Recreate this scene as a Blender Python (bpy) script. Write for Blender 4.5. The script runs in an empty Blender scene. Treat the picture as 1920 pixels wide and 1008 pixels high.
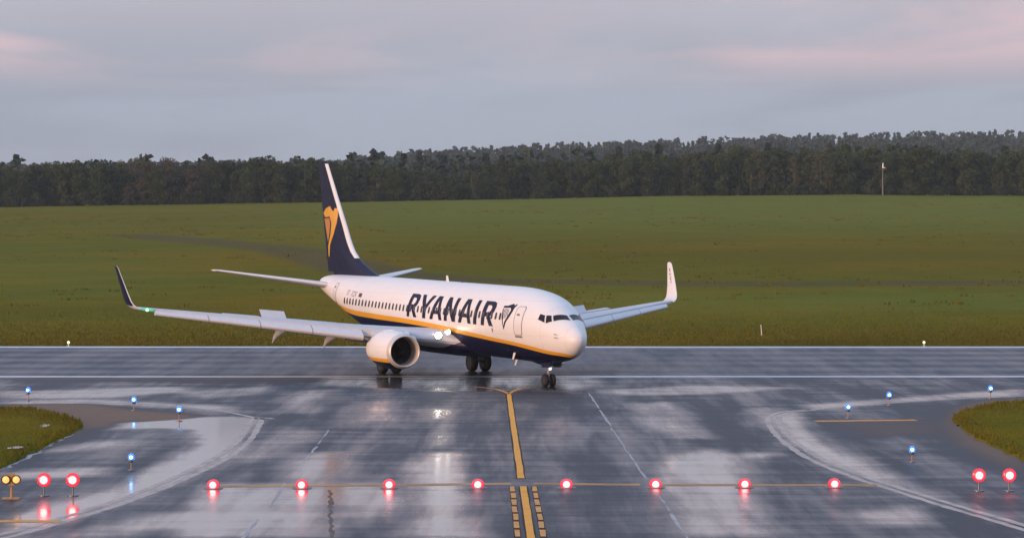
import bpy, bmesh, math, random
import numpy as np
from mathutils import Vector, Matrix

random.seed(7); RNG = np.random.default_rng(7)
sc = bpy.context.scene
col = sc.collection
R = math.radians

# ------------------------------------------------------------------ camera
FPX, CAM_H, HOR = 5050.9, 8.547, 425.3          # focal length in pixels of a 1920 px wide frame
PITCH = math.atan2(504 - HOR, FPX)
cam_d = bpy.data.cameras.new('camera'); cam = bpy.data.objects.new('camera', cam_d); col.objects.link(cam)
cam_d.sensor_width = 36; cam_d.lens = 36 * FPX / 1920; cam_d.clip_start = .5; cam_d.clip_end = 20000
cam.location = (0, 0, CAM_H); cam.rotation_euler = (R(90) - PITCH, 0, 0)
sc.camera = cam

# ------------------------------------------------------------------ sun and sky
SUN_DIR = Vector((-.80, -.60, 0)).normalized(); SUN_EL = R(8)
SUN_DIR = Vector((SUN_DIR.x*math.cos(SUN_EL), SUN_DIR.y*math.cos(SUN_EL), math.sin(SUN_EL)))
sl = bpy.data.lights.new('sun', 'SUN'); sun = bpy.data.objects.new('sun', sl); col.objects.link(sun)
sl.energy = 3.2; sl.angle = R(14); sl.color = (1, .56, .32)
sun.rotation_euler = SUN_DIR.to_track_quat('Z', 'Y').to_euler(); sun.location = (-60, -40, 60)
sc.view_settings.view_transform = 'Standard'; sc.view_settings.look = 'None'
sc.view_settings.exposure = 0; sc.view_settings.gamma = 1
sc.cycles.use_denoising = True
sc.cycles.max_bounces = 6; sc.cycles.diffuse_bounces = 2; sc.cycles.glossy_bounces = 3; sc.cycles.transparent_max_bounces = 6
sc.cycles.volume_bounces = 0; sc.cycles.sample_clamp_indirect = 6

def N(nt, t, **kw):
    n = nt.nodes.new(t)
    for k, v in kw.items():
        if k == 'inp':
            for a, b in v.items():
                if isinstance(b, bpy.types.NodeSocket): nt.links.new(b, n.inputs[a])
                else: n.inputs[a].default_value = b
        else: setattr(n, k, v)
    return n
def math_(nt, op, a, b=0., c=0., clamp=False):
    return N(nt, 'ShaderNodeMath', operation=op, use_clamp=clamp, inp={0: a, 1: b, 2: c}).outputs[0]
def mixc(nt, f, a, b, bt='MIX'):
    n = N(nt, 'ShaderNodeMix', data_type='RGBA', blend_type=bt)
    for k, v in (('Factor', f), ('A', a), ('B', b)):
        s = [i for i in n.inputs if i.name == k and (i.type == 'RGBA' or k == 'Factor' and i.type == 'VALUE')][0]
        if isinstance(v, bpy.types.NodeSocket): nt.links.new(v, s)
        else: s.default_value = (tuple(v) + (1,) if k != 'Factor' else v)
    return [o for o in n.outputs if o.type == 'RGBA'][0]
def ramp(nt, f, lo, hi, a=0., b=1.):
    return N(nt, 'ShaderNodeMapRange', interpolation_type='SMOOTHSTEP', inp={'Value': f, 'From Min': lo, 'From Max': hi, 'To Min': a, 'To Max': b}).outputs[0]
def noise(nt, vec, scale, detail=3, rough=.55, dist=0.):
    return N(nt, 'ShaderNodeTexNoise', inp={'Vector': vec, 'Scale': scale, 'Detail': detail, 'Roughness': rough, 'Distortion': dist}).outputs['Fac']
def mapping(nt, vec, scale=(1, 1, 1), rot=(0, 0, 0), loc=(0, 0, 0)):
    return N(nt, 'ShaderNodeMapping', inp={'Vector': vec, 'Scale': scale, 'Rotation': rot, 'Location': loc}).outputs[0]

world = bpy.data.worlds.new('World'); sc.world = world; world.use_nodes = True
nt = world.node_tree; nt.nodes.clear()
tc = N(nt, 'ShaderNodeTexCoord').outputs['Generated']
sky = N(nt, 'ShaderNodeTexSky', sky_type='NISHITA', sun_disc=False, sun_elevation=SUN_EL, sun_rotation=math.atan2(SUN_DIR.x, SUN_DIR.y), air_density=1.2, dust_density=2.)
sep = N(nt, 'ShaderNodeSeparateXYZ', inp={0: tc})
dz = math_(nt, 'MAXIMUM', sep.outputs['Z'], 0.)
inv = math_(nt, 'DIVIDE', 1., math_(nt, 'ADD', dz, .055))
pl = N(nt, 'ShaderNodeCombineXYZ', inp={0: math_(nt, 'MULTIPLY', sep.outputs['X'], inv), 1: math_(nt, 'MULTIPLY', sep.outputs['Y'], inv), 2: 0.}).outputs[0]
n1 = noise(nt, mapping(nt, pl, (.55, .30, 1), (0, 0, R(14)), (3.1, 1.7, 0)), 1., 5, .52, .6)
n2 = noise(nt, mapping(nt, pl, (.62, .42, 1), (0, 0, R(-9)), (8, 2, 0)), 1., 5, .55, .7)
lift = math_(nt, 'MULTIPLY', ramp(nt, dz, .050, .088), ramp(nt, dz, .16, .42, 1., .12))   # the cloud sheet's low far side catches the afterglow
pinkf = math_(nt, 'MULTIPLY', math_(nt, 'MULTIPLY', ramp(nt, dz, .046, .076), ramp(nt, dz, .16, .42, 1., .12)), ramp(nt, n1, .40, .56), clamp=True)
greyf = ramp(nt, n2, .38, .62)
c0 = mixc(nt, greyf, (.440, .500, .618), (.372, .420, .528))
c0 = mixc(nt, math_(nt, 'MULTIPLY', lift, .6), c0, (.590, .530, .600))
c1 = mixc(nt, pinkf, c0, (.90, .62, .66))
c1 = mixc(nt, ramp(nt, dz, .14, .5), c1, mixc(nt, greyf, (.310, .420, .610), (.275, .380, .560)))
bright = N(nt, 'ShaderNodeMapRange', inp={'Value': dz, 'From Min': .05, 'From Max': .75, 'To Min': 10.2, 'To Max': 19.}).outputs[0]
c2 = N(nt, 'ShaderNodeVectorMath', operation='SCALE', inp={0: c1, 'Scale': bright}).outputs[0]
c3 = mixc(nt, .90, sky.outputs[0], c2)
bg = N(nt, 'ShaderNodeBackground', inp={'Color': c3, 'Strength': .1})
out = N(nt, 'ShaderNodeOutputWorld', inp={0: bg.outputs[0]})

# ------------------------------------------------------------------ helpers
def link(o, parent=None, label=None, cat=None, group=None, kind=None):
    if o.name not in col.objects: col.objects.link(o)
    if parent is not None: o.parent = parent
    for k, v in (('label', label), ('category', cat), ('group', group), ('kind', kind)):
        if v: o[k] = v
    return o
def empty(name, loc=(0, 0, 0), rz=0., parent=None, **kw):
    o = bpy.data.objects.new(name, None); o.location = loc; o.rotation_euler = (0, 0, rz); o.empty_display_size = .3
    return link(o, parent, **kw)
class MB:
    def __init__(s): s.v = []; s.f = []; s.m = []
    def add(s, vs, fs, mi=0):
        b = len(s.v); s.v += [tuple(map(float, v)) for v in vs]; s.f += [tuple(b+i for i in f) for f in fs]; s.m += [mi]*len(fs); return s
    def box(s, c, d, rz=0., mi=0):
        vs = []
        for x, y, z in ((-1,-1,-1),(1,-1,-1),(1,1,-1),(-1,1,-1),(-1,-1,1),(1,-1,1),(1,1,1),(-1,1,1)):
            px, py = x*d[0]/2, y*d[1]/2
            vs.append((c[0]+px*math.cos(rz)-py*math.sin(rz), c[1]+px*math.sin(rz)+py*math.cos(rz), c[2]+z*d[2]/2))
        return s.add(vs, [(0,3,2,1),(4,5,6,7),(0,1,5,4),(1,2,6,5),(2,3,7,6),(3,0,4,7)], mi)
    def loft(s, rings, cap=True, closed=True, mi=0):
        n = len(rings[0]); vs = [p for r in rings for p in r]; fs = []
        for i in range(len(rings)-1):
            for j in range(n if closed else n-1):
                k = (j+1) % n; fs.append((i*n+j, i*n+k, (i+1)*n+k, (i+1)*n+j))
        if cap: fs += [tuple(range(n))[::-1], tuple((len(rings)-1)*n+j for j in range(n))]
        return s.add(vs, fs, mi)
    def tube(s, path, rad, n=10, mi=0):
        path = [Vector(p) for p in path]; rad = rad if isinstance(rad, (list, tuple)) else [rad]*len(path); rings = []
        for i, p in enumerate(path):
            d = (path[min(i+1, len(path)-1)] - path[max(i-1, 0)]).normalized()
            u = d.orthogonal().normalized() if abs(d.z) > .95 else Vector((0, 0, 1)).cross(d).normalized(); w = d.cross(u)
            rings.append([p + (u*math.cos(2*math.pi*k/n) + w*math.sin(2*math.pi*k/n))*rad[i] for k in range(n)])
        return s.loft(rings, mi=mi)
    def lathe(s, prof, origin, axis, n=24, mi=0, cap=True):   # prof: (along, radius)
        axis = Vector(axis).normalized(); u = axis.orthogonal().normalized(); w = axis.cross(u); o = Vector(origin)
        return s.loft([[o + axis*a + (u*math.cos(2*math.pi*k/n) + w*math.sin(2*math.pi*k/n))*max(r, 1e-4) for k in range(n)] for a, r in prof], cap, mi=mi)
    def build(s, name, mats, parent=None, smooth=True, angle=35, fix=True, **kw):
        me = bpy.data.meshes.new(name); me.from_pydata(s.v, [], s.f)
        for m in (mats if isinstance(mats, (list, tuple)) else [mats]): me.materials.append(m)
        me.polygons.foreach_set('material_index', s.m)
        if fix:
            bm = bmesh.new(); bm.from_mesh(me); bmesh.ops.recalc_face_normals(bm, faces=bm.faces); bm.to_mesh(me); bm.free()
        if smooth: me.shade_auto_smooth(angle=R(angle)) if hasattr(me, 'shade_auto_smooth') else smooth_by_angle(me, angle)
        return link(bpy.data.objects.new(name, me), parent, **kw)
def smooth_by_angle(me, angle):
    me.polygons.foreach_set('use_smooth', [True]*len(me.polygons))
    try: me.set_sharp_from_angle(angle=R(angle))
    except Exception: pass
def np_mesh(name, V, F, mat, parent=None, attrs=None, smooth=False, **kw):
    me = bpy.data.meshes.new(name); V = np.asarray(V, np.float32); F = np.asarray(F, np.int32); k = F.shape[1]
    me.vertices.add(len(V)); me.vertices.foreach_set('co', V.ravel())
    me.loops.add(F.size); me.loops.foreach_set('vertex_index', F.ravel())
    me.polygons.add(len(F)); me.polygons.foreach_set('loop_start', np.arange(0, F.size, k, dtype=np.int32))
    me.polygons.foreach_set('use_smooth', np.full(len(F), smooth))
    for n, a in (attrs or {}).items():
        at = me.attributes.new(n, 'FLOAT', 'POINT'); at.data.foreach_set('value', np.asarray(a, np.float32).ravel())
    me.update(calc_edges=True); me.materials.append(mat)
    return link(bpy.data.objects.new(name, me), parent, **kw)
def copy_tree(o, parent=None):
    c = o.copy(); col.objects.link(c); c.parent = parent
    for ch in o.children: copy_tree(ch, c)
    return c

# pixel of the 1920 px frame -> point on the ground plane z = 0 (used to lay out what lies on the pavement)
def ray(px, py):
    x = (px-960)/FPX; u = (504-py)/FPX
    return Vector((x, math.cos(PITCH)+u*math.sin(PITCH), -math.sin(PITCH)+u*math.cos(PITCH)))
def G(px, py, z=0.):
    d = ray(px, py); t = (z-CAM_H)/d.z; return Vector((d.x*t, d.y*t, z))
def to_px(X, Y, Z):
    Z = Z-CAM_H; c, s = math.cos(PITCH), math.sin(PITCH); d = Y*c-Z*s; u = Y*s+Z*c
    return 960+FPX*X/d, 504-FPX*u/d

# ------------------------------------------------------------------ materials
def mat(name, color, rough=.5, metal=0., var=.0, vscale=3., emit=None, strength=0., coat=0., bump=0., bscale=30., spec=.5):
    m = bpy.data.materials.new(name); m.use_nodes = True; t = m.node_tree; p = t.nodes['Principled BSDF']
    p.inputs['Base Color'].default_value = (*color, 1); p.inputs['Roughness'].default_value = rough; p.inputs['Metallic'].default_value = metal
    p.inputs['Coat Weight'].default_value = coat; p.inputs['Coat Roughness'].default_value = .12; p.inputs['Specular IOR Level'].default_value = spec
    if var or bump:
        o = N(t, 'ShaderNodeTexCoord').outputs['Object']
    if var:
        n = noise(t, o, vscale, 5, .6)
        f = math_(t, 'MULTIPLY', ramp(t, n, .3, .75), var)
        t.links.new(mixc(t, f, color, tuple(c*.45 for c in color)), p.inputs['Base Color'])
        t.links.new(math_(t, 'ADD', math_(t, 'MULTIPLY', n, .25), rough-.12), p.inputs['Roughness'])
    if bump:
        b = N(t, 'ShaderNodeBump', inp={'Strength': bump, 'Distance': .02, 'Height': noise(t, o, bscale, 4)}); t.links.new(b.outputs[0], p.inputs['Normal'])
    if emit:
        p.inputs['Emission Color'].default_value = (*emit, 1); p.inputs['Emission Strength'].default_value = strength
    return m
NAVY = (.007, .008, .042); YELLOW = (.80, .40, .03); WHITE = (.84, .83, .81)
M = dict(
    white=mat('white paint', WHITE, .32, var=.12, vscale=.7, coat=.3), navy=mat('navy paint', NAVY, .42, var=.2, spec=.25), yellow=mat('yellow paint', YELLOW, .35, coat=.3),
    gold=mat('dull gold paint', (.50, .23, .05), .4), print_navy=mat('navy print', (.012, .010, .036), .5, spec=.2), wing=mat('grey wing paint', (.60, .61, .64), .38, var=.15, vscale=1.1),
    slat=mat('bare metal edge', (.72, .71, .72), .36, .35, var=.12), alu=mat('polished lip', (.72, .66, .60), .42, .35, var=.1), dark=mat('dark metal', (.03, .03, .033), .45, .6, var=.3),
    tyre=mat('tyre rubber', (.012, .012, .013), .65, var=.3, vscale=9), rim=mat('wheel rim', (.06, .06, .062), .5, .5), strut=mat('gear strut', (.42, .42, .43), .35, .6, var=.2),
    glass=mat('cabin glass', (.030, .024, .026), .12, spec=.6), pane=mat('cockpit glass', (.016, .012, .014), .16, spec=.3), line=mat('panel gap', (.20, .17, .17), .6), brown=mat('exhaust metal', (.12, .09, .075), .45, .8, var=.3),
    inlet=mat('inlet lining', (.46, .37, .31), .5, .1, var=.2), land=mat('landing lamp', (.9, .9, .9), .2, emit=(1, .95, .82), strength=30.), taxi=mat('taxi lamp', (.8, .8, .78), .2, emit=(1, .9, .8), strength=1.2),
    green=mat('green lamp', (.1, .5, .2), .2, emit=(.30, 1., .45), strength=5.), glint=mat('green lens', (.10, .45, .25), .2, emit=(.15, .8, .4), strength=.35),
    flag=mat('flag print', (.10, .02, .03), .4), white_line=mat('white runway paint', (.72, .73, .74), .35, var=.5, vscale=1.2),
    amber_line=mat('orange taxi paint', (.95, .41, .05), .55, var=.18, vscale=1.5, spec=.1), amber_dash=mat('worn orange paint', (.80, .36, .09), .55, var=.45, vscale=2.2, spec=.1), pale_line=mat('faded edge paint', (.48, .40, .34), .36, var=.85, vscale=1.2),
    bar_line=mat('worn holding paint', (.55, .28, .10), .5, var=.75, vscale=.5, spec=.2), black_line=mat('black border paint', (.008, .008, .009), .6, var=.2, spec=.12), seam=mat('joint sealant', (.34, .35, .37), .35, var=.8, vscale=.9), shadow=mat('dark tar seam', (.02, .018, .018), .5, var=.3),
    orange=mat('orange fixture', (.50, .27, .10), .5, var=.4, vscale=12), steel=mat('fixture steel', (.22, .22, .22), .4, .7, var=.3, vscale=12), black=mat('black housing', (.012, .012, .012), .5),
    red_glass=mat('red lens', (.5, .01, .02), .15, emit=(1., .012, .035), strength=3.6), red_core=mat('red lamp core', (1, .6, .6), .15, emit=(1., .40, .38), strength=4.5),
    blue_glass=mat('blue lens', (.02, .1, .5), .15, emit=(.035, .22, 1.), strength=1.5), blue_core=mat('blue lamp core', (.5, .8, 1), .15, emit=(.42, .80, 1.), strength=5.),
    amber_core=mat('amber lamp', (.9, .6, .2), .2, emit=(1., .42, .10), strength=1.05), lampwhite=mat('runway lamp', (.9, .85, .6), .2, emit=(1., .86, .5), strength=1.1),
    bark=mat('dark bark', (.055, .045, .035), .9, var=.5, vscale=2.), birch=mat('birch bark', (.20, .19, .165), .8, var=.6, vscale=3.), mast=mat('mast grey', (.11, .12, .12), .5, .3, var=.2), stake=mat('stake white', (.78, .76, .66), .5),
)

def lens_mat(name, centre, r0, r1, r2, hot, mid, rim):
    m = mat(name, rim, .2); t = m.node_tree; p = t.nodes['Principled BSDF']; o = N(t, 'ShaderNodeTexCoord').outputs['Object']
    d = N(t, 'ShaderNodeVectorMath', operation='DISTANCE', inp={0: o, 1: centre}).outputs['Value']
    c = mixc(t, ramp(t, d, r0, r1), hot, mid); c = mixc(t, ramp(t, d, r1, r2), c, rim)
    t.links.new(c, p.inputs['Emission Color']); p.inputs['Emission Strength'].default_value = 1.; return m
M['red_flush'] = lens_mat('flush red lens', (0, -.17, .11), .03, .12, .22, (5., 2.4, 2.2), (2.4, .06, .11), (.32, .008, .02)); M['red_tall'] = lens_mat('raised red lens', (0, -.13, .52), .05, .15, .25, (6., 3., 2.8), (2.6, .07, .12), (.30, .006, .015))
def foliage(name, c1, c2):
    m = bpy.data.materials.new(name); m.use_nodes = True; t = m.node_tree; p = t.nodes['Principled BSDF']
    oi = N(t, 'ShaderNodeObjectInfo'); at = N(t, 'ShaderNodeAttribute', attribute_name='tone')
    f = math_(t, 'ADD', math_(t, 'MULTIPLY', at.outputs['Fac'], .65), math_(t, 'MULTIPLY', oi.outputs['Random'], .35))
    t.links.new(mixc(t, f, c1, c2), p.inputs['Base Color'])
    p.inputs['Roughness'].default_value = .7; p.inputs['Specular IOR Level'].default_value = .2
    p.inputs['Transmission Weight'].default_value = 0.
    return m
F_LEAF = foliage('fresh leaf', (.036, .054, .018), (.085, .108, .038)); F_BIRCH = foliage('birch leaf', (.064, .070, .030), (.125, .128, .060))
F_PINE = foliage('pine needle', (.034, .048, .030), (.070, .090, .052)); F_BROWN = foliage('budding twig', (.060, .054, .030), (.110, .098, .056))
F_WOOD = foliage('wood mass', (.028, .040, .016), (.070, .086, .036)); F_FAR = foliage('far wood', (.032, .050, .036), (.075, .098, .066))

def grass_mat(name, field=True):
    m = bpy.data.materials.new(name); m.use_nodes = True; t = m.node_tree; p = t.nodes['Principled BSDF']
    o = N(t, 'ShaderNodeTexCoord').outputs['Object']
    a = noise(t, mapping(t, o, (.014, .022, 0.)), 1., 6, .62, .8); b = noise(t, mapping(t, o, (.06, .09, 0.), loc=(7, 3, 0)), 1., 6, .68, .3); c = noise(t, mapping(t, o, (.42, .42, .42)), 1., 6, .72)
    base = mixc(t, ramp(t, a, .36, .62), (.205, .140, .006), (.128, .134, .008))
    base = mixc(t, math_(t, 'MULTIPLY', ramp(t, b, .48, .70), .65), base, (.205, .178, .016))
    base = mixc(t, math_(t, 'MULTIPLY', ramp(t, c, .50, .74), .55), base, (.070, .062, .006))
    if field:
        hi = N(t, 'ShaderNodeAttribute', attribute_name='green').outputs['Fac']
        base = mixc(t, math_(t, 'MULTIPLY', hi, .75), base, mixc(t, b, (.124, .150, .018), (.205, .212, .034)))
        ol = N(t, 'ShaderNodeAttribute', attribute_name='olive').outputs['Fac']
        ol = math_(t, 'MULTIPLY', ol, ramp(t, a, .30, .58, .45, 1.))
        base = mixc(t, math_(t, 'MULTIPLY', ol, .85), base, mixc(t, c, (.185, .130, .008), (.118, .090, .005)))
        soil = N(t, 'ShaderNodeAttribute', attribute_name='soil').outputs['Fac']
        sm = ramp(t, math_(t, 'ADD', soil, math_(t, 'MULTIPLY', math_(t, 'SUBTRACT', b, .5), .55)), .25, .80)
        base = mixc(t, math_(t, 'MULTIPLY', sm, .62), base, mixc(t, c, (.085, .062, .036), (.14, .112, .070)))
    t.links.new(base, p.inputs['Base Color']); p.inputs['Roughness'].default_value = .9; p.inputs['Specular IOR Level'].default_value = .03
    bp = N(t, 'ShaderNodeBump', inp={'Strength': .8, 'Distance': .5, 'Height': math_(t, 'ADD', c, noise(t, o, 4., 3))}); t.links.new(bp.outputs[0], p.inputs['Normal'])
    return m
M['field'] = grass_mat('meadow'); M['verge'] = grass_mat('verge grass', False)
def blade_mat():
    m = bpy.data.materials.new('grass blades'); m.use_nodes = True; t = m.node_tree; p = t.nodes['Principled BSDF']
    at = N(t, 'ShaderNodeAttribute', attribute_name='tone').outputs['Fac']
    t.links.new(mixc(t, at, (.118, .096, .008), (.165, .145, .014)), p.inputs['Base Color']); p.inputs['Roughness'].default_value = .8; p.inputs['Specular IOR Level'].default_value = .15
    return m
M['blade'] = blade_mat(); M['asphalt_water'] = mat('standing water', (.05, .045, .035), .06, var=.2, spec=.5, coat=1.)

def pavement_mat(name, base_a, base_b, runway=False):
    m = bpy.data.materials.new(name); m.use_nodes = True; t = m.node_tree; p = t.nodes['Principled BSDF']
    o = N(t, 'ShaderNodeTexCoord').outputs['Object']
    wet = N(t, 'ShaderNodeAttribute', attribute_name='wet').outputs['Fac']; dry = N(t, 'ShaderNodeAttribute', attribute_name='dry').outputs['Fac']
    big = noise(t, mapping(t, o, (.30, .030, 0.)), 1., 5, .6, .35); mid = noise(t, mapping(t, o, (1.0, .085, 0.), loc=(3, 8, 0)), 1., 6, .66, .4); hzs = noise(t, mapping(t, o, (.11, .62, 0.), loc=(5, 1, 0)), 1., 5, .62, .6); fine = noise(t, o, 14., 4, .7)
    w = math_(t, 'ADD', wet, math_(t, 'ADD', math_(t, 'MULTIPLY', math_(t, 'SUBTRACT', big, .5), .5 if runway else 1.5), math_(t, 'MULTIPLY', math_(t, 'SUBTRACT', mid, .5), .5 if runway else .9)))
    w = math_(t, 'ADD', w, math_(t, 'MULTIPLY', math_(t, 'SUBTRACT', hzs, .5), .25 if runway else .8))
    w = math_(t, 'SUBTRACT', w, .04 if runway else .03)
    w = math_(t, 'SUBTRACT', w, math_(t, 'MULTIPLY', dry, 1.2))
    pud = ramp(t, w, .25, .95); film = ramp(t, w, -.22, .42)
    asp = mixc(t, fine, base_a, base_b)
    asp = mixc(t, math_(t, 'MULTIPLY', ramp(t, mid, .45, .75), .35), asp, tuple(x*.6 for x in base_a))
    asp = mixc(t, dry, asp, mixc(t, mid, (.200, .128, .090), (.270, .185, .135)))
    t.links.new(mixc(t, math_(t, 'MULTIPLY', pud, .6), asp, (.030, .030, .032)), p.inputs['Base Color'])
    ro = math_(t, 'SUBTRACT', .50, math_(t, 'MULTIPLY', film, .22)); ro = math_(t, 'ADD', ro, math_(t, 'MULTIPLY', dry, .25))
    ro = N(t, 'ShaderNodeMix', data_type='FLOAT', inp={0: pud, 2: ro, 3: .12}).outputs[0]
    t.links.new(ro, p.inputs['Roughness'])
    sp = N(t, 'ShaderNodeMix', data_type='FLOAT', inp={0: pud, 2: math_(t, 'ADD', (.06 if runway else .12), math_(t, 'MULTIPLY', film, (.22 if runway else .36))), 3: .5}).outputs[0]
    t.links.new(math_(t, 'MULTIPLY', sp, math_(t, 'SUBTRACT', 1., math_(t, 'MULTIPLY', dry, .75))), p.inputs['Specular IOR Level']); p.inputs['IOR'].default_value = 1.5; t.links.new(pud, p.inputs['Coat Weight']); p.inputs['Coat Roughness'].default_value = .11; p.inputs['Coat IOR'].default_value = 1.33
    bs = math_(t, 'SUBTRACT', .42, math_(t, 'MULTIPLY', pud, .40))
    bp = N(t, 'ShaderNodeBump', inp={'Strength': bs, 'Distance': .012, 'Height': fine}); t.links.new(bp.outputs[0], p.inputs['Normal'])
    return m
M['asphalt'] = pavement_mat('wet asphalt', (.018, .026, .038), (.042, .054, .070)); M['runway'] = pavement_mat('runway asphalt', (.024, .040, .056), (.048, .068, .090), True)

# ------------------------------------------------------------------ terrain
TREE_Y, RWY0, RWY1, RIDGE = 800., 152.6, 193.5, 2600.
_bx = np.array([-400, 0, 300, 640, 960, 1280, 1600, 1920, 2400.]); _by = np.array([392, 388, 383.5, 378, 373, 366.5, 364, 367, 372.])
_rx = np.array([-600, 0, 640, 800, 960, 1280, 1600, 1920, 2500.]); _ry = np.array([352, 350, 340, 321, 315, 304, 294, 288, 288.])
def terrain_z(X, Y):
    X = np.asarray(X, float); Y = np.asarray(Y, float); px = 960 + FPX*X/np.maximum(Y, 300)
    B = CAM_H + (HOR-np.interp(px, _bx, _by))*TREE_Y/FPX
    Rg = CAM_H + (HOR-np.interp(px, _rx, _ry))*RIDGE/FPX
    t = np.clip((Y-RWY1-3)/(TREE_Y-RWY1-3), 0, 1); u = np.clip((Y-TREE_Y)/(RIDGE-TREE_Y), 0, 1)
    z = -.05 + B*t**1.12 + (Rg-B)*(u*u*(3-2*u))
    z = z + t*(1-u)*(.35*np.sin(X/23+Y/61)+.25*np.sin(X/9.1-Y/37)+.15*np.sin(Y/11+X/40))*np.clip(t*4, 0, 1)*np.clip((1-t)*6, .15, 1)
    return np.where(Y > RIDGE, z-(Y-RIDGE)*.012, z)
def field_at(px, py):
    d = ray(px, py); ts = np.linspace(RWY1+2, 1600, 6000); P = ts[:, None]*np.array([d.x/d.y, 1, d.z/d.y])
    h = CAM_H + P[:, 2] - terrain_z(P[:, 0], P[:, 1]); i = int(np.argmax(h < 0)) if (h < 0).any() else -1
    return P[i, 0], P[i, 1]
xs = np.unique(np.concatenate([np.linspace(-4000, -260, 24), np.arange(-260, 261, 2.0), np.linspace(260, 4000, 24)]))
ys = np.unique(np.concatenate([np.linspace(-400, 30, 8), np.linspace(30, 190, 9), np.arange(192, 460, 1.6), np.arange(460, 820, 3.0), np.linspace(820, 2700, 70), np.linspace(2700, 12000, 14)]))
XX, YY = np.meshgrid(xs, ys); ZZ = terrain_z(XX, YY)
track = np.array([field_at(*q) for q in ((250, 441), (330, 448), (430, 457), (540, 468), (600, 484), (700, 510), (840, 523), (1000, 527), (1280, 531), (1500, 532), (1700, 531), (1920, 530), (2060, 529))])
def polydist(X, Y, P):
    d = np.full(X.shape, 1e9)
    for (ax, ay), (bx, by) in zip(P[:-1], P[1:]):
        t = np.clip(((X-ax)*(bx-ax)+(Y-ay)*(by-ay))/max((bx-ax)**2+(by-ay)**2, 1e-6), 0, 1); d = np.minimum(d, np.hypot(X-ax-t*(bx-ax), Y-ay-t*(by-ay)))
    return d
soil = np.clip(1.25-polydist(XX, YY, track)/7.5, 0, 1)
ppx, ppy = to_px(XX, np.maximum(YY, 100), ZZ)
olive = np.clip((ppy-598)/25, 0, 1)*.8 + .75*np.exp(-((ppy-475)/38)**2)*np.clip((ppx-620)/200, 0, 1) + .5*np.exp(-((ppy-410)/16)**2)*np.clip((700-ppx)/300, 0, 1)+ .5*np.exp(-((ppy-580)/16)**2)*np.clip((700-ppx)/300, 0, 1)
green = np.clip((470-ppy)/60, 0, 1)*np.clip((ppx-250)/600, .15, 1) + .8*np.exp(-((ppy-565)/22)**2)*np.clip((ppx-900)/250, 0, 1) + .5*np.exp(-((ppy-515)/40)**2)*np.clip((400-ppx)/200, 0, 1)
def grid_mesh(name, XX, YY, ZZ, m, attrs, **kw):
    r, c = XX.shape; i = np.arange(r*c).reshape(r, c)
    F = np.stack([i[:-1, :-1], i[:-1, 1:], i[1:, 1:], i[1:, :-1]], -1).reshape(-1, 4)
    return np_mesh(name, np.stack([XX, YY, ZZ], -1).reshape(-1, 3), F, m, attrs=attrs, smooth=True, **kw)
grid_mesh('ground', XX, YY, ZZ, M['field'], {'soil': soil, 'green': np.clip(green, 0, 1), 'olive': np.clip(olive, 0, 1)}, kind='structure')

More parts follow.
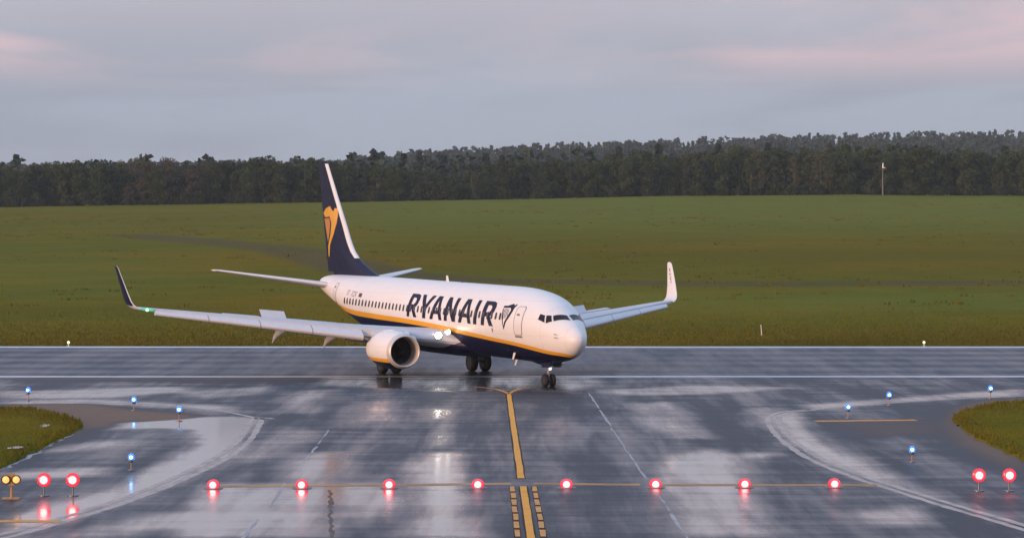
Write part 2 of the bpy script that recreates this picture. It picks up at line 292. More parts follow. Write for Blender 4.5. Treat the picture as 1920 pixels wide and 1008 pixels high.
# ------------------------------------------------------------------ pavements
def inside(px, py, poly):
    r = np.zeros(px.shape, bool); n = len(poly)
    for i in range(n):
        (x0, y0), (x1, y1) = poly[i], poly[(i+1) % n]
        c = ((y0 > py) != (y1 > py)) & (px < (x1-x0)*(py-y0)/((y1-y0) or 1e-9)+x0); r ^= c
    return r
def blur(a, k):
    for _ in range(k):
        p = np.pad(a, 1, mode='edge'); a = (p[1:-1, 1:-1]*2+p[:-2, 1:-1]+p[2:, 1:-1]+p[1:-1, :-2]+p[1:-1, 2:])/6
    return a
PUDDLES = [  # (weight, outline on the pavement)
    (1.15, [(215,793),(330,785),(440,780),(485,785),(465,818),(430,852),(330,903),(250,933),(150,968),(80,992),(0,1006),(0,990),(60,960),(150,935),(240,905),(270,880),(330,858),(372,832),(375,805),(300,800),(215,805)]),
    (.85, [(395,905),(460,912),(484,950),(487,975),(455,1008),(330,1008),(350,960),(365,920)]), (.7, [(180,985),(330,955),(340,985),(200,1008),(120,1008)]),
    (.80, [(520,870),(560,850),(640,845),(660,870),(625,910),(625,1008),(500,1008),(530,960),(570,930),(540,895)]),
    (.95, [(775,870),(820,845),(860,850),(868,900),(880,960),(905,1008),(775,1008),(800,960),(805,920),(775,895)]), (.40, [(790,765),(860,770),(850,830),(800,840),(815,800)]),
    (.72, [(1235,870),(1280,850),(1345,838),(1400,868),(1425,920),(1475,1008),(1290,1008),(1265,945),(1230,900)]), (.75, [(1195,757),(1262,752),(1312,792),(1335,822),(1270,822),(1205,795)]),
    (.85, [(1462,778),(1500,768),(1515,785),(1505,803),(1545,835),(1620,862),(1700,905),(1800,940),(1920,972),(1920,985),(1780,948),(1650,908),(1540,868),(1480,826)]),
    (.70, [(0,733),(160,730),(330,724),(360,732),(200,745),(0,748)]), (.65, [(1120,732),(1300,722),(1500,726),(1330,738),(1180,742)]), (.75, [(1500,760),(1700,744),(1920,728),(1920,740),(1700,753),(1530,768)]),
    (.75, [(520,745),(570,742),(600,770),(560,778)]), (.45, [(640,762),(725,748),(740,770),(700,790),(640,800)]), (.7, [(0,752),(160,748),(420,760),(470,775),(300,762),(160,757),(0,758)]),
    (.6, [(1580,960),(1730,945),(1740,985),(1650,985)]), (.7, [(0,884),(210,875),(200,890),(0,900)]), (.6, [(1420,845),(1480,850),(1400,862),(1350,855)]), (.45, [(1030,780),(1100,800),(1070,850),(1010,830)]),
    (.6, [(640,930),(740,900),(740,950),(660,990)]), (.5, [(1480,815),(1420,800),(1390,770),(1450,760)]), (.62, [(600,708),(1120,708),(1120,722),(1060,733),(820,733),(600,722)]), (.6, [(60,840),(230,822),(230,835),(60,852)]), (.75, [(380,905),(700,905),(640,930),(560,1008),(330,1008),(360,940)]), (.6, [(520,735),(640,728),(620,745),(540,760)]), (.55, [(330,735),(520,722),(520,735),(380,748)]), (.5, [(540,800),(600,805),(560,850),(450,870),(470,840)])]
DRY = [(1., [(0,758),(160,756),(240,766),(380,779),(330,787),(215,790),(215,800),(160,803),(120,820),(60,846),(0,872),(0,758)]), (.85, [(1920,745),(1830,752),(1785,768),(1770,790),(1800,830),(1860,860),(1920,890)]),
       (.4, [(1560,790),(1740,786),(1760,812),(1640,818)]), (.5, [(0,980),(110,982),(60,1000),(0,1008)]), (.25, [(0,708),(600,708),(600,716),(0,716)])]
def wetness(X, Y, k):
    px, py = to_px(X, Y, 0.); w = np.zeros(X.shape); d = np.zeros(X.shape)
    for q, poly in PUDDLES: w = np.maximum(w, q*inside(px, py, poly))
    for q, poly in DRY: d = np.maximum(d, q*inside(px, py, poly))
    return blur(w, k), blur(d, k)
tx = np.unique(np.concatenate([np.linspace(-400, -46, 30), np.arange(-46, 46.1, .28), np.linspace(46, 400, 30)])); ty = np.unique(np.concatenate([np.linspace(8, 60, 20), np.arange(60, RWY0, .34), [RWY0]]))
TX, TY = np.meshgrid(tx, ty); w, d = wetness(TX, TY, 7)
taxiway = grid_mesh('taxiway', TX, TY, np.zeros(TX.shape), M['asphalt'], {'wet': w, 'dry': d}, kind='structure')
rx_ = np.linspace(-900, 900, 500); ry_ = np.linspace(RWY0, RWY1, 60); RX, RY = np.meshgrid(rx_, ry_)
rw = .10 + .10*np.sin(RY*.9+RX*.01)*np.sin(RX*.043)
runway = grid_mesh('runway', RX, RY, np.zeros(RX.shape), M['runway'], {'wet': rw, 'dry': 0*rw}, kind='structure')

def strip(name, pts, width, m, z=.004, parent=None, off=0., jag=0., **kw):
    pts = [Vector((p[0], p[1], 0)) for p in pts]; V = []; F = []
    for i, p in enumerate(pts):
        t = (pts[min(i+1, len(pts)-1)]-pts[max(i-1, 0)]).normalized(); n = Vector((-t.y, t.x, 0)); a = random.uniform(-jag, jag); b = random.uniform(-jag, jag)
        V += [p+n*(off+width/2+a)+Vector((0, 0, z)), p+n*(off-width/2+b)+Vector((0, 0, z))]
    F = [(2*i, 2*i+1, 2*i+3, 2*i+2) for i in range(len(pts)-1)]
    b = MB().add(V, F); return b.build(name, m, parent, smooth=False, **kw)
def spline(P, n=8):
    P = [Vector((p[0], p[1], 0)) for p in P]; out = []
    for i in range(len(P)-1):
        a, b, c, e = P[max(i-1, 0)], P[i], P[i+1], P[min(i+2, len(P)-1)]
        for k in range(n):
            t = k/n; out.append(.5*((2*b)+(c-a)*t+(2*a-5*b+4*c-e)*t*t+(3*b-a-3*c+e)*t**3))
    return out+[P[-1]]
def dense(a, b, n): return [Vector(a).lerp(Vector(b), i/n) for i in range(n+1)]
strip('edge_line', dense((-900, 154.3, 0), (900, 153.6, 0), 300), 1.25, M['white_line'], .004, runway, jag=.10)
strip('edge_line', dense((-900, 191.9, 0), (900, 191.4, 0), 300), 1.9, M['white_line'], .004, runway, jag=.12)
strip('seam_shadow', dense((-900, 151.6, 0), (900, 150.9, 0), 300), .45, M['shadow'], .004, taxiway, jag=.12)  # shadow along the pavement seam, painted as a dark asphalt strip
A, B = G(954, 738), G(995, 1008); C0 = A.lerp(B, 1.25)
kb = (908-738)/270
hold = G(978.5, 903)
strip('centre_line', dense(A, G(977, 896), 24), .23, M['amber_line'], .008, taxiway, jag=.012); strip('line_border', dense(A, G(977, 897), 24), .33, M['black_line'], .004, taxiway, jag=.02)
P1 = G(981, 911); strip('centre_line', dense(P1, C0, 16), .225, M['amber_line'], .008, taxiway, jag=.012); strip('line_border', dense(P1, C0, 16), .31, M['black_line'], .004, taxiway, jag=.02)
strip('curved_lead_line', spline([A, G(945, 734), G(930, 729.5), G(913, 727), G(890, 725)]), .22, M['amber_dash'], .012, taxiway, jag=.02)
strip('curved_lead_line', spline([A, G(962, 733.5), G(972, 730), G(982, 728), G(1005, 726)]), .22, M['amber_dash'], .012, taxiway, jag=.02)
tdir = (C0-P1).normalized(); tn = Vector((-tdir.y, tdir.x, 0))
for s in (-1, 1):
    strip('line_border', [P1+tn*s*.36, C0+tn*s*.36], .20, M['black_line'], .0046, taxiway)
    L = (C0-P1).length; k = 0; y = .05
    while y < L:
        strip('dash', [P1+tdir*y+tn*s*.36, P1+tdir*min(y+1.65, L)+tn*s*.36], .155, M['amber_dash'], .008, taxiway, jag=.015); y += 2.12
for a, b in (((388, 911), (720, 908.5)), ((735, 908.5), (958, 906)), ((1000, 906), (1200, 908)), ((1230, 908), (1645, 909))):
    strip('holding_line', dense(G(*a), G(*b), 20), .70, M['bar_line'], .0045, taxiway, jag=.05)
LC = [(505,785),(484,784.5),(474,800),(458,825),(425,852),(372,880),(310,908),(240,935),(170,958),(110,976),(40,996),(-40,1015)]
RC = [(1520,768),(1470,773),(1451,783),(1452,797),(1478,826),(1530,860),(1610,893),(1700,922),(1790,950),(1900,982),(1990,1010)]
for P in (LC, RC):
    q = spline([G(*p) for p in P], 10)
    for o in (-.23, .23): strip('taxi_edge_line', q, .26, M['pale_line'], .004, taxiway, off=o, jag=.035)
strip('taxi_edge_line', spline([G(*p) for p in ((1520,768),(1620,759),(1760,749),(1940,741))]), .25, M['pale_line'], .004, taxiway, jag=.05)
strip('taxi_edge_line', spline([G(*p) for p in ((484,784.5),(420,771),(330,761),(200,754),(0,749))]), .25, M['pale_line'], .004, taxiway, jag=.05)
strip('shoulder_line', dense(G(-20, 976), G(112, 977), 10), .60, M['amber_dash'], .005, taxiway, jag=.03)
strip('shoulder_line', dense(G(1528, 789), G(1718, 787), 10), .75, M['amber_dash'], .005, taxiway, jag=.05)
def joint(P, width=.075, gap=.12):
    for a, b in zip(P[:-1], P[1:]):
        q = dense(G(*a), G(*b), 6); strip('joint', q, width, M['seam'], .0042, taxiway, jag=.04)
joint([(1104,736),(1122,765)]); joint([(1124,768),(1146,800)]); joint([(1146,802),(1160,822),(1178,848)]); joint([(1180,850),(1212,898)]); joint([(1232,922),(1255,957)]); joint([(1257,962),(1292,1012)])
joint([(1070,736.5),(1104,736)]); joint([(616,806),(596,832)]); joint([(594,836),(573,862)]); joint([(535,905),(505,948)], .09); joint([(484,972),(455,1010)])
joint([(480,826),(592,825)], .07); joint([(625,722),(712,725)]); joint([(668,741),(708,740)], .2)
strip('brown_stain', dense(G(619,918), G(620,1010), 26), .13, mat('brown silt', (.11, .065, .04), .6, var=.6, vscale=1.5), .0046, taxiway, jag=.075)

# grass islands between the taxiway fillets
def island(name, outline, label):
    P = [p+Vector((random.gauss(0, .06), random.gauss(0, .22), 0)) for p in spline([G(*p) for p in outline], 14)]; c = sum(P, Vector())/len(P); rings = []
    for s, z in ((1, .005), (.985, .06), (.93, .10), (.6, .16), (.2, .2)):
        rings.append([Vector((c.x+(p.x-c.x)*s, c.y+(p.y-c.y)*s, z)) for p in P])
    b = MB().loft(rings, cap=False); V = [Vector((c.x, c.y, .2))]; n = len(P)
    b.add(V+rings[-1], [(0, i+1, (i+1) % n+1) for i in range(n)])
    o = b.build(name, M['verge'], kind='structure'); return o, P
isl = []
for outl in ([(-330,762),(0,767),(60,769),(108,778),(142,789),(155,800),(138,811),(100,829),(40,860),(0,879),(-200,960),(-330,960)], [(2260,745),(1920,754),(1862,759),(1815,769),(1787,784),(1798,800),(1840,826),(1920,864),(2100,940),(2300,960)]):
    o, P = island('grass_island', outl + [outl[0]], ''); isl.append((o, P))
strip('wet_gravel_edge', [p+Vector((random.gauss(0, .1), random.gauss(0, .3), 0)) for p in spline([G(*p) for p in ((-60, 906), (0, 880), (40, 862), (85, 838), (112, 824), (136, 812))], 8)], .16, M['seam'], .006, taxiway, jag=.06)
for q, rx_, ry_ in (((84, 797), .32, .9), ((30, 838), .28, .7)):
    c_ = G(*q, .17); MB().add([c_+Vector((math.cos(t_)*rx_*random.uniform(.6, 1.2), math.sin(t_)*ry_*random.uniform(.6, 1.2), 0)) for t_ in np.linspace(0, 6.1, 18)], [tuple(range(18))]).build('puddle', M['asphalt_water'], isl[0][0], smooth=False)
# blades: one mesh per patch that nobody could count
def blades(name, X, Y, Z, h, wd, lean=.35, parent=None, tone=None, **kw):
    n = len(X); a = RNG.uniform(0, math.tau, n); hh = h*RNG.uniform(.5, 1.2, n); w2 = wd*RNG.uniform(.6, 1.3, n)/2; l = lean*hh; b = RNG.uniform(0, math.tau, n)
    V = np.empty((n, 3, 3)); V[:, 0] = np.stack([X-np.cos(a)*w2, Y-np.sin(a)*w2, Z-.01], 1); V[:, 1] = np.stack([X+np.cos(a)*w2, Y+np.sin(a)*w2, Z-.01], 1); V[:, 2] = np.stack([X+np.cos(b)*l, Y+np.sin(b)*l, Z+hh], 1)
    tn = RNG.uniform(0, 1, n) if tone is None else np.clip(tone+RNG.normal(0, .22, n), 0, 1)
    return np_mesh(name, V.reshape(-1, 3), np.arange(n*3).reshape(n, 3), M['blade'], parent, {'tone': np.repeat(tn, 3)}, kind='stuff', **kw)
for (o, P), x0, x1, lab in zip(isl, (-27., 18.), (-16., 32.), ('short wet grass with pale puddles on the island beside the amber lamps', 'short olive grass on the rounded island beyond the red lamp pair')):
    n = 60000; X = RNG.uniform(x0, x1, n); Y = RNG.uniform(84, 134, n); px, py = to_px(X, Y, 0.)
    poly = [to_px(p.x, p.y, 0.) for p in P]; ok = inside(px, py, poly); X, Y = X[ok], Y[ok]
    patch = np.sin(X*1.3+Y*.4)*np.sin(Y*.55-X*.3)+RNG.normal(0, .5, len(X)); k = patch > -.9
    blades('grass', X[k], Y[k], np.full(k.sum(), .08), .16, .05, tone=.42+.2*np.sin(X[k]*.8+Y[k]*.5), label=lab, cat='grass')
n = 52000; Y = RWY1+.3+RNG.exponential(16, n); Y = Y[Y < 300]; X = RNG.uniform(-1, 1, len(Y))*Y*.215
g = np.sin(X*.11+Y*.13)+np.sin(X*.031-Y*.07)+RNG.normal(0, .6, len(Y))
blades('grass', X, Y, terrain_z(X, Y), .15, .10, tone=.5+.10*g, label='olive meadow grass rising behind the runway', cat='grass')

nc = 1500; cy = RWY1+8+RNG.uniform(0, 1, nc)**.8*520; cx = RNG.uniform(-1, 1, nc)*cy*.205; cl = np.sin(cx*.05+cy*.021)+np.sin(cy*.05-cx*.013)+RNG.normal(0, .5, nc); k = cl > .1; cx, cy = cx[k], cy[k]
m_ = 14; X = (cx[:, None]+RNG.normal(0, 1, (len(cx), m_))*RNG.uniform(.2, 1.3, (len(cx), 1))).ravel(); Y = (cy[:, None]+RNG.normal(0, .5, (len(cx), m_))).ravel()
blades('grass', X, Y, terrain_z(X, Y), .26, .20, tone=np.full(len(X), .25), label='scattered coarse tussocks dotting the meadow slope', cat='grass')
# ------------------------------------------------------------------ aircraft
a_h = R(65.18)
jet = empty('passenger_jet', (1.97, 144.52, 0), -a_h, label='white passenger jet with navy belly and yellow harp tail leaving the wet runway', cat='aircraft')
SINK = .0105
def S(st, yr, z): return Vector((4-st, -yr, z-SINK*(19.6-st)))
ST = np.array([
(0.0,2.80,2.80,0.0,2.80),(0.06,2.60,3.02,.19,2.80),(0.2,2.40,3.19,.35,2.81),(.5,2.13,3.43,.55,2.83),(1.0,1.88,3.73,.80,2.92),(1.6,1.70,4.03,1.06,3.05),
(2.2,1.58,4.42,1.28,3.18),(2.9,1.49,4.80,1.48,3.28),(3.8,1.43,5.09,1.66,3.38),(5,1.40,5.27,1.81,3.43),(6.5,1.40,5.38,1.88,3.45),(8,1.40,5.41,1.88,3.45),(15,1.40,5.41,1.88,3.45),(20,1.40,5.41,1.88,3.45),
(24,1.42,5.41,1.88,3.45),(27,1.78,5.41,1.86,3.58),(30,2.52,5.41,1.72,3.92),(33,3.28,5.38,1.38,4.3),(35.5,3.85,5.32,0.95,4.56),(37,4.15,5.2,.60,4.67),(37.8,4.28,5.05,.34,4.7),(38.05,4.45,4.9,.18,4.7)])
def pchip(x, y, q):
    h = np.diff(x); d = np.diff(y)/h; m = np.zeros_like(y)
    for i in range(1, len(x)-1):
        if d[i-1]*d[i] > 0:
            w1 = 2*h[i]+h[i-1]; w2 = h[i]+2*h[i-1]; m[i] = (w1+w2)/(w1/d[i-1]+w2/d[i])
    m[0] = d[0]; m[-1] = d[-1]; i = min(max(int(np.searchsorted(x, q))-1, 0), len(x)-2); s = (q-x[i])/h[i]
    return y[i]*(1+2*s)*(1-s)**2+h[i]*m[i]*s*(1-s)**2+y[i+1]*s*s*(3-2*s)+h[i]*m[i+1]*s*s*(s-1)
def sec(st): return [float(pchip(ST[:, 0], ST[:, k], st)) for k in (1, 2, 3, 4)]
def hull(st, th, off=0.):                       # th: angle from the crown, starboard positive
    zb, zt, hw, zc = sec(st); c, s = math.cos(th), math.sin(th); hz = (zt-zc) if c > 0 else (zc-zb)
    n = Vector((0, s/max(hw, .05), c/max(hz, .05))).normalized()
    return Vector((st, hw*s+n.y*off, zc+hz*c+n.z*off))
def side(st, z, off=.006, sgn=1):               # point on the hull's flank at height z
    zb, zt, hw, zc = sec(st); hz = (zt-zc) if z > zc else (zc-zb); c = max(-1, min(1, (z-zc)/hz)); p = hull(st, math.acos(c), off); return S(p.x, sgn*p.y, p.z)

def stripe_mat(name, top, bot, axis_st=True):
    m = mat(name, WHITE, .42, coat=.0); t = m.node_tree; p = t.nodes['Principled BSDF']; o = N(t, 'ShaderNodeTexCoord').outputs['Object']; s = N(t, 'ShaderNodeSeparateXYZ', inp={0: o})
    def curve(P):
        n = N(t, 'ShaderNodeFloatCurve'); c = n.mapping.curves[0]
        n.inputs['Value'].default_value = 0; t.links.new(math_(t, 'DIVIDE', math_(t, 'SUBTRACT', 4., s.outputs['X']), 40.), n.inputs['Value'])
        P = [(st/40, (z-SINK*(19.6-st))/8) for st, z in P]
        c.points[0].location = P[0]; c.points[1].location = P[-1]
        for q in P[1:-1]: c.points.new(*q)
        n.mapping.update(); return math_(t, 'MULTIPLY', n.outputs[0], 8.)
    zt, zb = curve(top), curve(bot)
    f1 = math_(t, 'GREATER_THAN', s.outputs['Z'], zt); f2 = math_(t, 'GREATER_THAN', s.outputs['Z'], zb)
    grime = ramp(t, noise(t, mapping(t, o, (.5, 1, 2.5)), 1., 5, .6), .45, .8)
    wcol = mixc(t, math_(t, 'MULTIPLY', grime, .10), WHITE, (.5, .46, .42))
    fr = math_(t, 'PINGPONG', math_(t, 'ADD', s.outputs['X'], 100.), .82); jl = math_(t, 'LESS_THAN', fr, .012)
    fz = math_(t, 'PINGPONG', math_(t, 'ADD', s.outputs['Z'], 10.12), .46); jz = math_(t, 'LESS_THAN', fz, .008)
    wcol = mixc(t, math_(t, 'MULTIPLY', math_(t, 'MAXIMUM', jl, jz), .30), wcol, (.35, .33, .32))
    streak = ramp(t, noise(t, mapping(t, o, (.25, 3., 6.)), 1., 4, .6), .56, .78)
    wcol = mixc(t, math_(t, 'MULTIPLY', streak, .16), wcol, (.48, .42, .36))
    t.links.new(mixc(t, f1, mixc(t, f2, NAVY, YELLOW), wcol), p.inputs['Base Color']); t.links.new(math_(t, 'ADD', .18, math_(t, 'MULTIPLY', f1, .30)), p.inputs['Specular IOR Level']); return m
M['hull'] = stripe_mat('hull livery', [(0,1.9),(.6,1.95),(1.1,2.10),(1.9,2.18),(3.35,2.38),(5.14,2.54),(7.7,2.67),(10.5,2.82),(13.35,2.98),(19.5,3.19),(24.5,3.28),(29.25,3.42),(32.3,3.68),(35,4.1),(40,4.4)],
                       [(0,1.7),(.8,1.8),(1.32,1.92),(2.1,1.99),(3.57,2.17),(5.33,2.34),(7.9,2.46),(10.7,2.59),(13.3,2.72),(19.5,2.90),(24.6,2.97),(29.35,3.10),(32.3,3.36),(36,3.9),(40,4.1)])
M['pod'] = stripe_mat('engine livery', [(0, 1.26), (20, 1.26), (40, 1.26)], [(0, 1.05), (20, 1.05), (40, 1.05)])
# fuselage
NS = 56
sts = np.unique(np.concatenate([[.004, .02, .05], np.linspace(.1, 1, 10), np.linspace(1, 7, 31), np.linspace(7, 24, 35), np.linspace(24, 38.05, 36)]))
b = MB().loft([[S(*hull(float(s), 2*math.pi*k/NS)) for k in range(NS)] for s in sts])
fus = b.build('fuselage', M['hull'], jet, angle=50)
def flank_poly(name, rings, m, parent, off=.006, sgn=1, xf=lambda p: p, thick=True):
    """A flat print laid on the hull: outline (and holes) in (station, height), cut fine enough to follow the curve."""
    bm = bmesh.new(); es = []
    for r in rings:
        vs = [bm.verts.new((p[0], p[1], 0)) for p in r]; es += [bm.edges.new((vs[i], vs[(i+1) % len(vs)])) for i in range(len(vs))]
    bmesh.ops.triangle_fill(bm, use_beauty=True, use_dissolve=False, edges=es)
    zs = [v.co.y for v in bm.verts]; z = min(zs)+.1
    while z < max(zs):
        bmesh.ops.bisect_plane(bm, geom=bm.verts[:]+bm.edges[:]+bm.faces[:], plane_co=(0, z, 0), plane_no=(0, 1, 0)); z += .1
    x0 = min(v.co.x for v in bm.verts)+.5; x1 = max(v.co.x for v in bm.verts)
    while x0 < x1:
        bmesh.ops.bisect_plane(bm, geom=bm.verts[:]+bm.edges[:]+bm.faces[:], plane_co=(x0, 0, 0), plane_no=(1, 0, 0)); x0 += .5
    for v in bm.verts: v.co = xf(v.co, off, sgn) if xf is not None and xf.__code__.co_argcount == 3 else side(v.co.x, v.co.y, off, sgn)
    me = bpy.data.meshes.new(name); bmesh.ops.recalc_face_normals(bm, faces=bm.faces); bm.to_mesh(me); bm.free(); me.materials.append(m)
    me.polygons.foreach_set('use_smooth', [True]*len(me.polygons)); return link(bpy.data.objects.new(name, me), parent)
GL = {'R': [[(0,0),(0,1),(108,1),(142,.95),(158,.80),(152,.60),(132,.47),(108,.41),(160,0),(108,0),(66,.38),(46,.38),(42,0)], [(50,.55),(52,.84),(92,.84),(108,.76),(106,.64),(88,.55)]],
      'Y': [[(250,0),(250,.40),(172,1),(226,1),(280,.60),(330,1),(384,1),(300,.40),(300,0)]],
      'A': [[(365,0),(426,1),(490,1),(556,0),(508,0),(494,.24),(428,.24),(412,0)], [(440,.40),(485,.40),(463,.82)]],
      'N': [[(590,0),(590,1),(640,1),(714,.36),(714,1),(762,1),(762,0),(712,0),(636,.64),(636,0)]], 'I': [[(1030,0),(1030,1),(1078,1),(1078,0)]]}
def title(sgn):
    for ch, off, sx in (('R', 0, 1), ('Y', 0, 1), ('A', 0, 1), ('N', 0, 1), ('A', 440, 1), ('I', 0, 1), ('R', 1142, 1.09)):
        def tr(u, v):
            uu = (u*sx+off); uu = uu + (v-.5)*10
            st = 19.28-uu/1315*12.2
            return ((st if sgn > 0 else 26.4-st), 3.33+1.33*v-.06*uu/1315)
        flank_poly('letter', [[tr(u, v) for u, v in r] for r in GL[ch]], M['print_navy'], fus, .006, sgn)
    def h(x, v): st = 6.22-x*1.34; return ((st if sgn > 0 else 26.4-st), 3.17+1.40*v)
    flank_poly('harp_emblem', [[h(*p) for p in [(.04,.90),(.35,.91),(.72,1.0),(.86,.93),(.97,1.0),(1.03,.95),(.93,.85),(.90,.70),(.76,.50),(.52,.28),(.34,0),(.29,.02),(.40,.30),(.62,.55),(.73,.75),(.64,.84),(.35,.83),(.04,.82)]]], M['print_navy'], fus, .006, sgn)
    flank_poly('harp_string', [[h(*p) for p in [(.05,.79),(.12,.79),(.20,.50),(.33,.10),(.29,.08),(.13,.45)]]], M['print_navy'], fus, .006, sgn)
    for x in (.20, .31, .42, .53): flank_poly('harp_string', [[h(*p) for p in [(x, .79), (x+.045, .79), (x+.06, .36+.5*abs(x-.2)), (x+.02, .36+.5*abs(x-.2))]]], M['print_navy'], fus, .006, sgn)
title(1); title(-1)
def text_poly(name, txt, size, place, m, parent, bold=.0):
    cu = bpy.data.curves.new('t', 'FONT'); cu.body = txt; cu.size = size; cu.resolution_u = 2; cu.offset = bold; cu.shear = .15
    ob = bpy.data.objects.new('t', cu); col.objects.link(ob); dg = bpy.context.evaluated_depsgraph_get(); me = bpy.data.meshes.new_from_object(ob.evaluated_get(dg)); bpy.data.objects.remove(ob)
    for v in me.vertices: v.co = place(v.co.x, v.co.y)
    me.materials.clear(); me.materials.append(m); me.name = name; return link(bpy.data.objects.new(name, me), parent)
text_poly('registration', 'EI', .58, lambda x, y: side(29.5-x*.95, 4.25+y*.75, .008), M['line'], fus)
text_poly('registration', '-FZX', .58, lambda x, y: side(28.8-x*.85, 4.19+y*.75, .008), M['line'], fus)
flank_poly('small_flag', [[(27.35, 4.20), (26.85, 4.17), (26.85, 4.40), (27.35, 4.43)]], M['flag'], fus)
# cabin windows
def oval(w, h, n=14): return [(abs(math.cos(t))**.7*math.copysign(1, math.cos(t))*w/2, abs(math.sin(t))**.7*math.copysign(1, math.sin(t))*h/2) for t in [2*math.pi*k/n for k in range(n)]]
wb = MB(); ov = oval(.25, .40); wb.add([(x, 0, z) for x, z in ov]+[(x*.75, .012, z*.75) for x, z in ov], [tuple(range(14, 28))]+[(i, (i+1) % 14, (i+1) % 14+14, i+14) for i in range(14)])
wmesh = None
for sgn in (1, -1):
    st = 29.7
    while st > 5.9:
        z = float(np.interp(st, [6, 20, 29.7], [3.86, 3.80, 3.88])); p = side(st, z, .004, sgn); q = side(st, z+.1, .004, sgn); r = side(st-.2, z, .004, sgn)
        up = (q-p).normalized(); fw = (r-p).normalized(); nrm = up.cross(fw) if sgn < 0 else fw.cross(up); nrm = -nrm if (nrm.y > 0) == (sgn > 0) else nrm
        ez = up; ey = nrm; ex = ey.cross(ez)
        if wmesh is None: o = wb.build('window', M['glass'], fus); wmesh = o.data
        else: o = link(bpy.data.objects.new('window', wmesh), fus)
        o.matrix_basis = Matrix((ex, ey, ez)).transposed().to_4x4(); o.location = p+nrm*.004
        st -= .545
# cockpit panes: corners as (station, angle from crown in degrees)
def patch(name, c, m, parent, off, sgn=1, n=7, inset=0.):
    V = []; F = []
    for i in range(n+1):
        for j in range(n+1):
            u, v = inset+(1-2*inset)*i/n, inset+(1-2*inset)*j/n
            st = (c[0][0]*(1-u)+c[1][0]*u)*(1-v)+(c[3][0]*(1-u)+c[2][0]*u)*v; th = (c[0][1]*(1-u)+c[1][1]*u)*(1-v)+(c[3][1]*(1-u)+c[2][1]*u)*v
            p = hull(st, R(th), off); V.append(S(p.x-.4*off, sgn*p.y, p.z))
    F = [(i*(n+1)+j, (i+1)*(n+1)+j, (i+1)*(n+1)+j+1, i*(n+1)+j+1) for i in range(n) for j in range(n)]
    return MB().add(V, F).build(name, m, parent)
PANES = [[(2.62, 66), (2.64, 53), (2.33, 49.5), (2.13, 65)], [(2.03, 65), (2.25, 47.5), (2.02, 39.5), (1.77, 51)], [(1.95, 36.8), (1.64, 3.0), (1.17, 6.0), (1.70, 47.5)]]
for sgn in (1, -1):
    for c in PANES: patch('cockpit_window', c, M['pane'], fus, .016, sgn)
# doors, outlined, with a sill and a handle
def door(st0, st1, z0, z1, sgn=1):
    r = .12; O = [(st0, z0+r), (st0-r, z0), (st1+r, z0), (st1, z0+r), (st1, z1-r), (st1+r, z1), (st0-r, z1), (st0, z1-r)]; I = [(st0-.05 if s > (st0+st1)/2 else st1+.05, 0) for s, _ in O]
    cx, cz = (st0+st1)/2, (z0+z1)/2; I = [(cx+(s-cx)*(1-.05/((st0-st1)/2)), cz+(z-cz)*(1-.030/((z1-z0)/2))) for s, z in O]
    d = flank_poly('door', [I], M['white'], fus, .010, sgn); flank_poly('door_gap', [O, I], M['line'], d, .006, sgn)
    flank_poly('sill', [[(st0-.05, z0-.12), (st1+.05, z0-.12), (st1+.05, z0-.03), (st0-.05, z0-.03)]], M['line'], d, .012, sgn)
    flank_poly('handle', [[(cx+.22, cz+.28), (cx-.06, cz+.26), (cx-.06, cz+.36), (cx+.22, cz+.38)]], M['line'], d, .014, sgn)
door(4.66, 3.84, 2.92, 4.46); door(4.6, 3.7, 2.92, 4.5, -1); door(32.4, 31.7, 3.75, 4.9)
flank_poly('hatch_mark', [[(7.32, 2.98), (7.18, 2.96), (7.18, 3.16), (7.32, 3.18)]], M['line'], fus, .008)
for st, z in ((1.25, 2.92), (1.28, 3.1)): 
    p = side(st, z, .0); MB().tube([p, p+Vector((.03, -.10, 0)), p+Vector((.20, -.12, 0))], .022, 6).build('probe', M['line'], fus)
# wing-to-body fairing under the belly
b = MB().loft([[S(s, hw*math.sin(2*math.pi*k/32), 1.98+(hz*math.cos(2*math.pi*k/32))) for k in range(32)] for s, hw, hz in ((11.6, .5, .3), (12.1, 1.3, .55), (13., 1.86, .70), (14.5, 2.08, .76), (18, 2.12, .78), (21, 2.06, .76), (22.8, 1.7, .62), (24.2, .8, .35))])
b.build('belly_fairing', M['navy'], jet, angle=60)

# wings
def naca(x, t): return 5*t*(.2969*math.sqrt(max(x, 0))-.126*x-.3516*x*x+.2843*x**3-.1036*x**4)
LEW = lambda y: 13.35+.56*(y-1.88) if y > 3.2 else 14.09-(3.2-y)*.95
TEW = lambda y: 20.9 if y < 5.9 else 20.9+(y-5.9)*.223
ZW = lambda y: 2.12+.112*(y-1.88)
TW = lambda y: .150-.0012*y
def airfoil(y, x0, x1, n, sgn, dz=0., ang=0., shift=(0, 0), grow=0.):
    le, ch = LEW(y), TEW(y)-LEW(y); up = []; lo = []
    for i in range(n+1):
        x = x0+(x1-x0)*(.5-.5*math.cos(math.pi*i/n)); h = naca(x, TW(y))*ch; cam = .018*ch*math.sin(math.pi*min(x*.9, 1)); inc = -.022*ch*(x-.3)
        up.append([le+x*ch, ZW(y)+cam+inc+h+grow]); lo.append([le+x*ch, ZW(y)+cam+inc-h*.85-grow])
    ring = up+lo[::-1]; px, pz = up[0][0], (up[0][1]+lo[0][1])/2; c, s = math.cos(ang), math.sin(ang); out = []
    for q, z in ring:
        q2 = px+(q-px)*c+(z-pz)*s+shift[0]; z2 = pz-(q-px)*s+(z-pz)*c+shift[1]; out.append(S(q2, sgn*y, z2+dz))
    return out
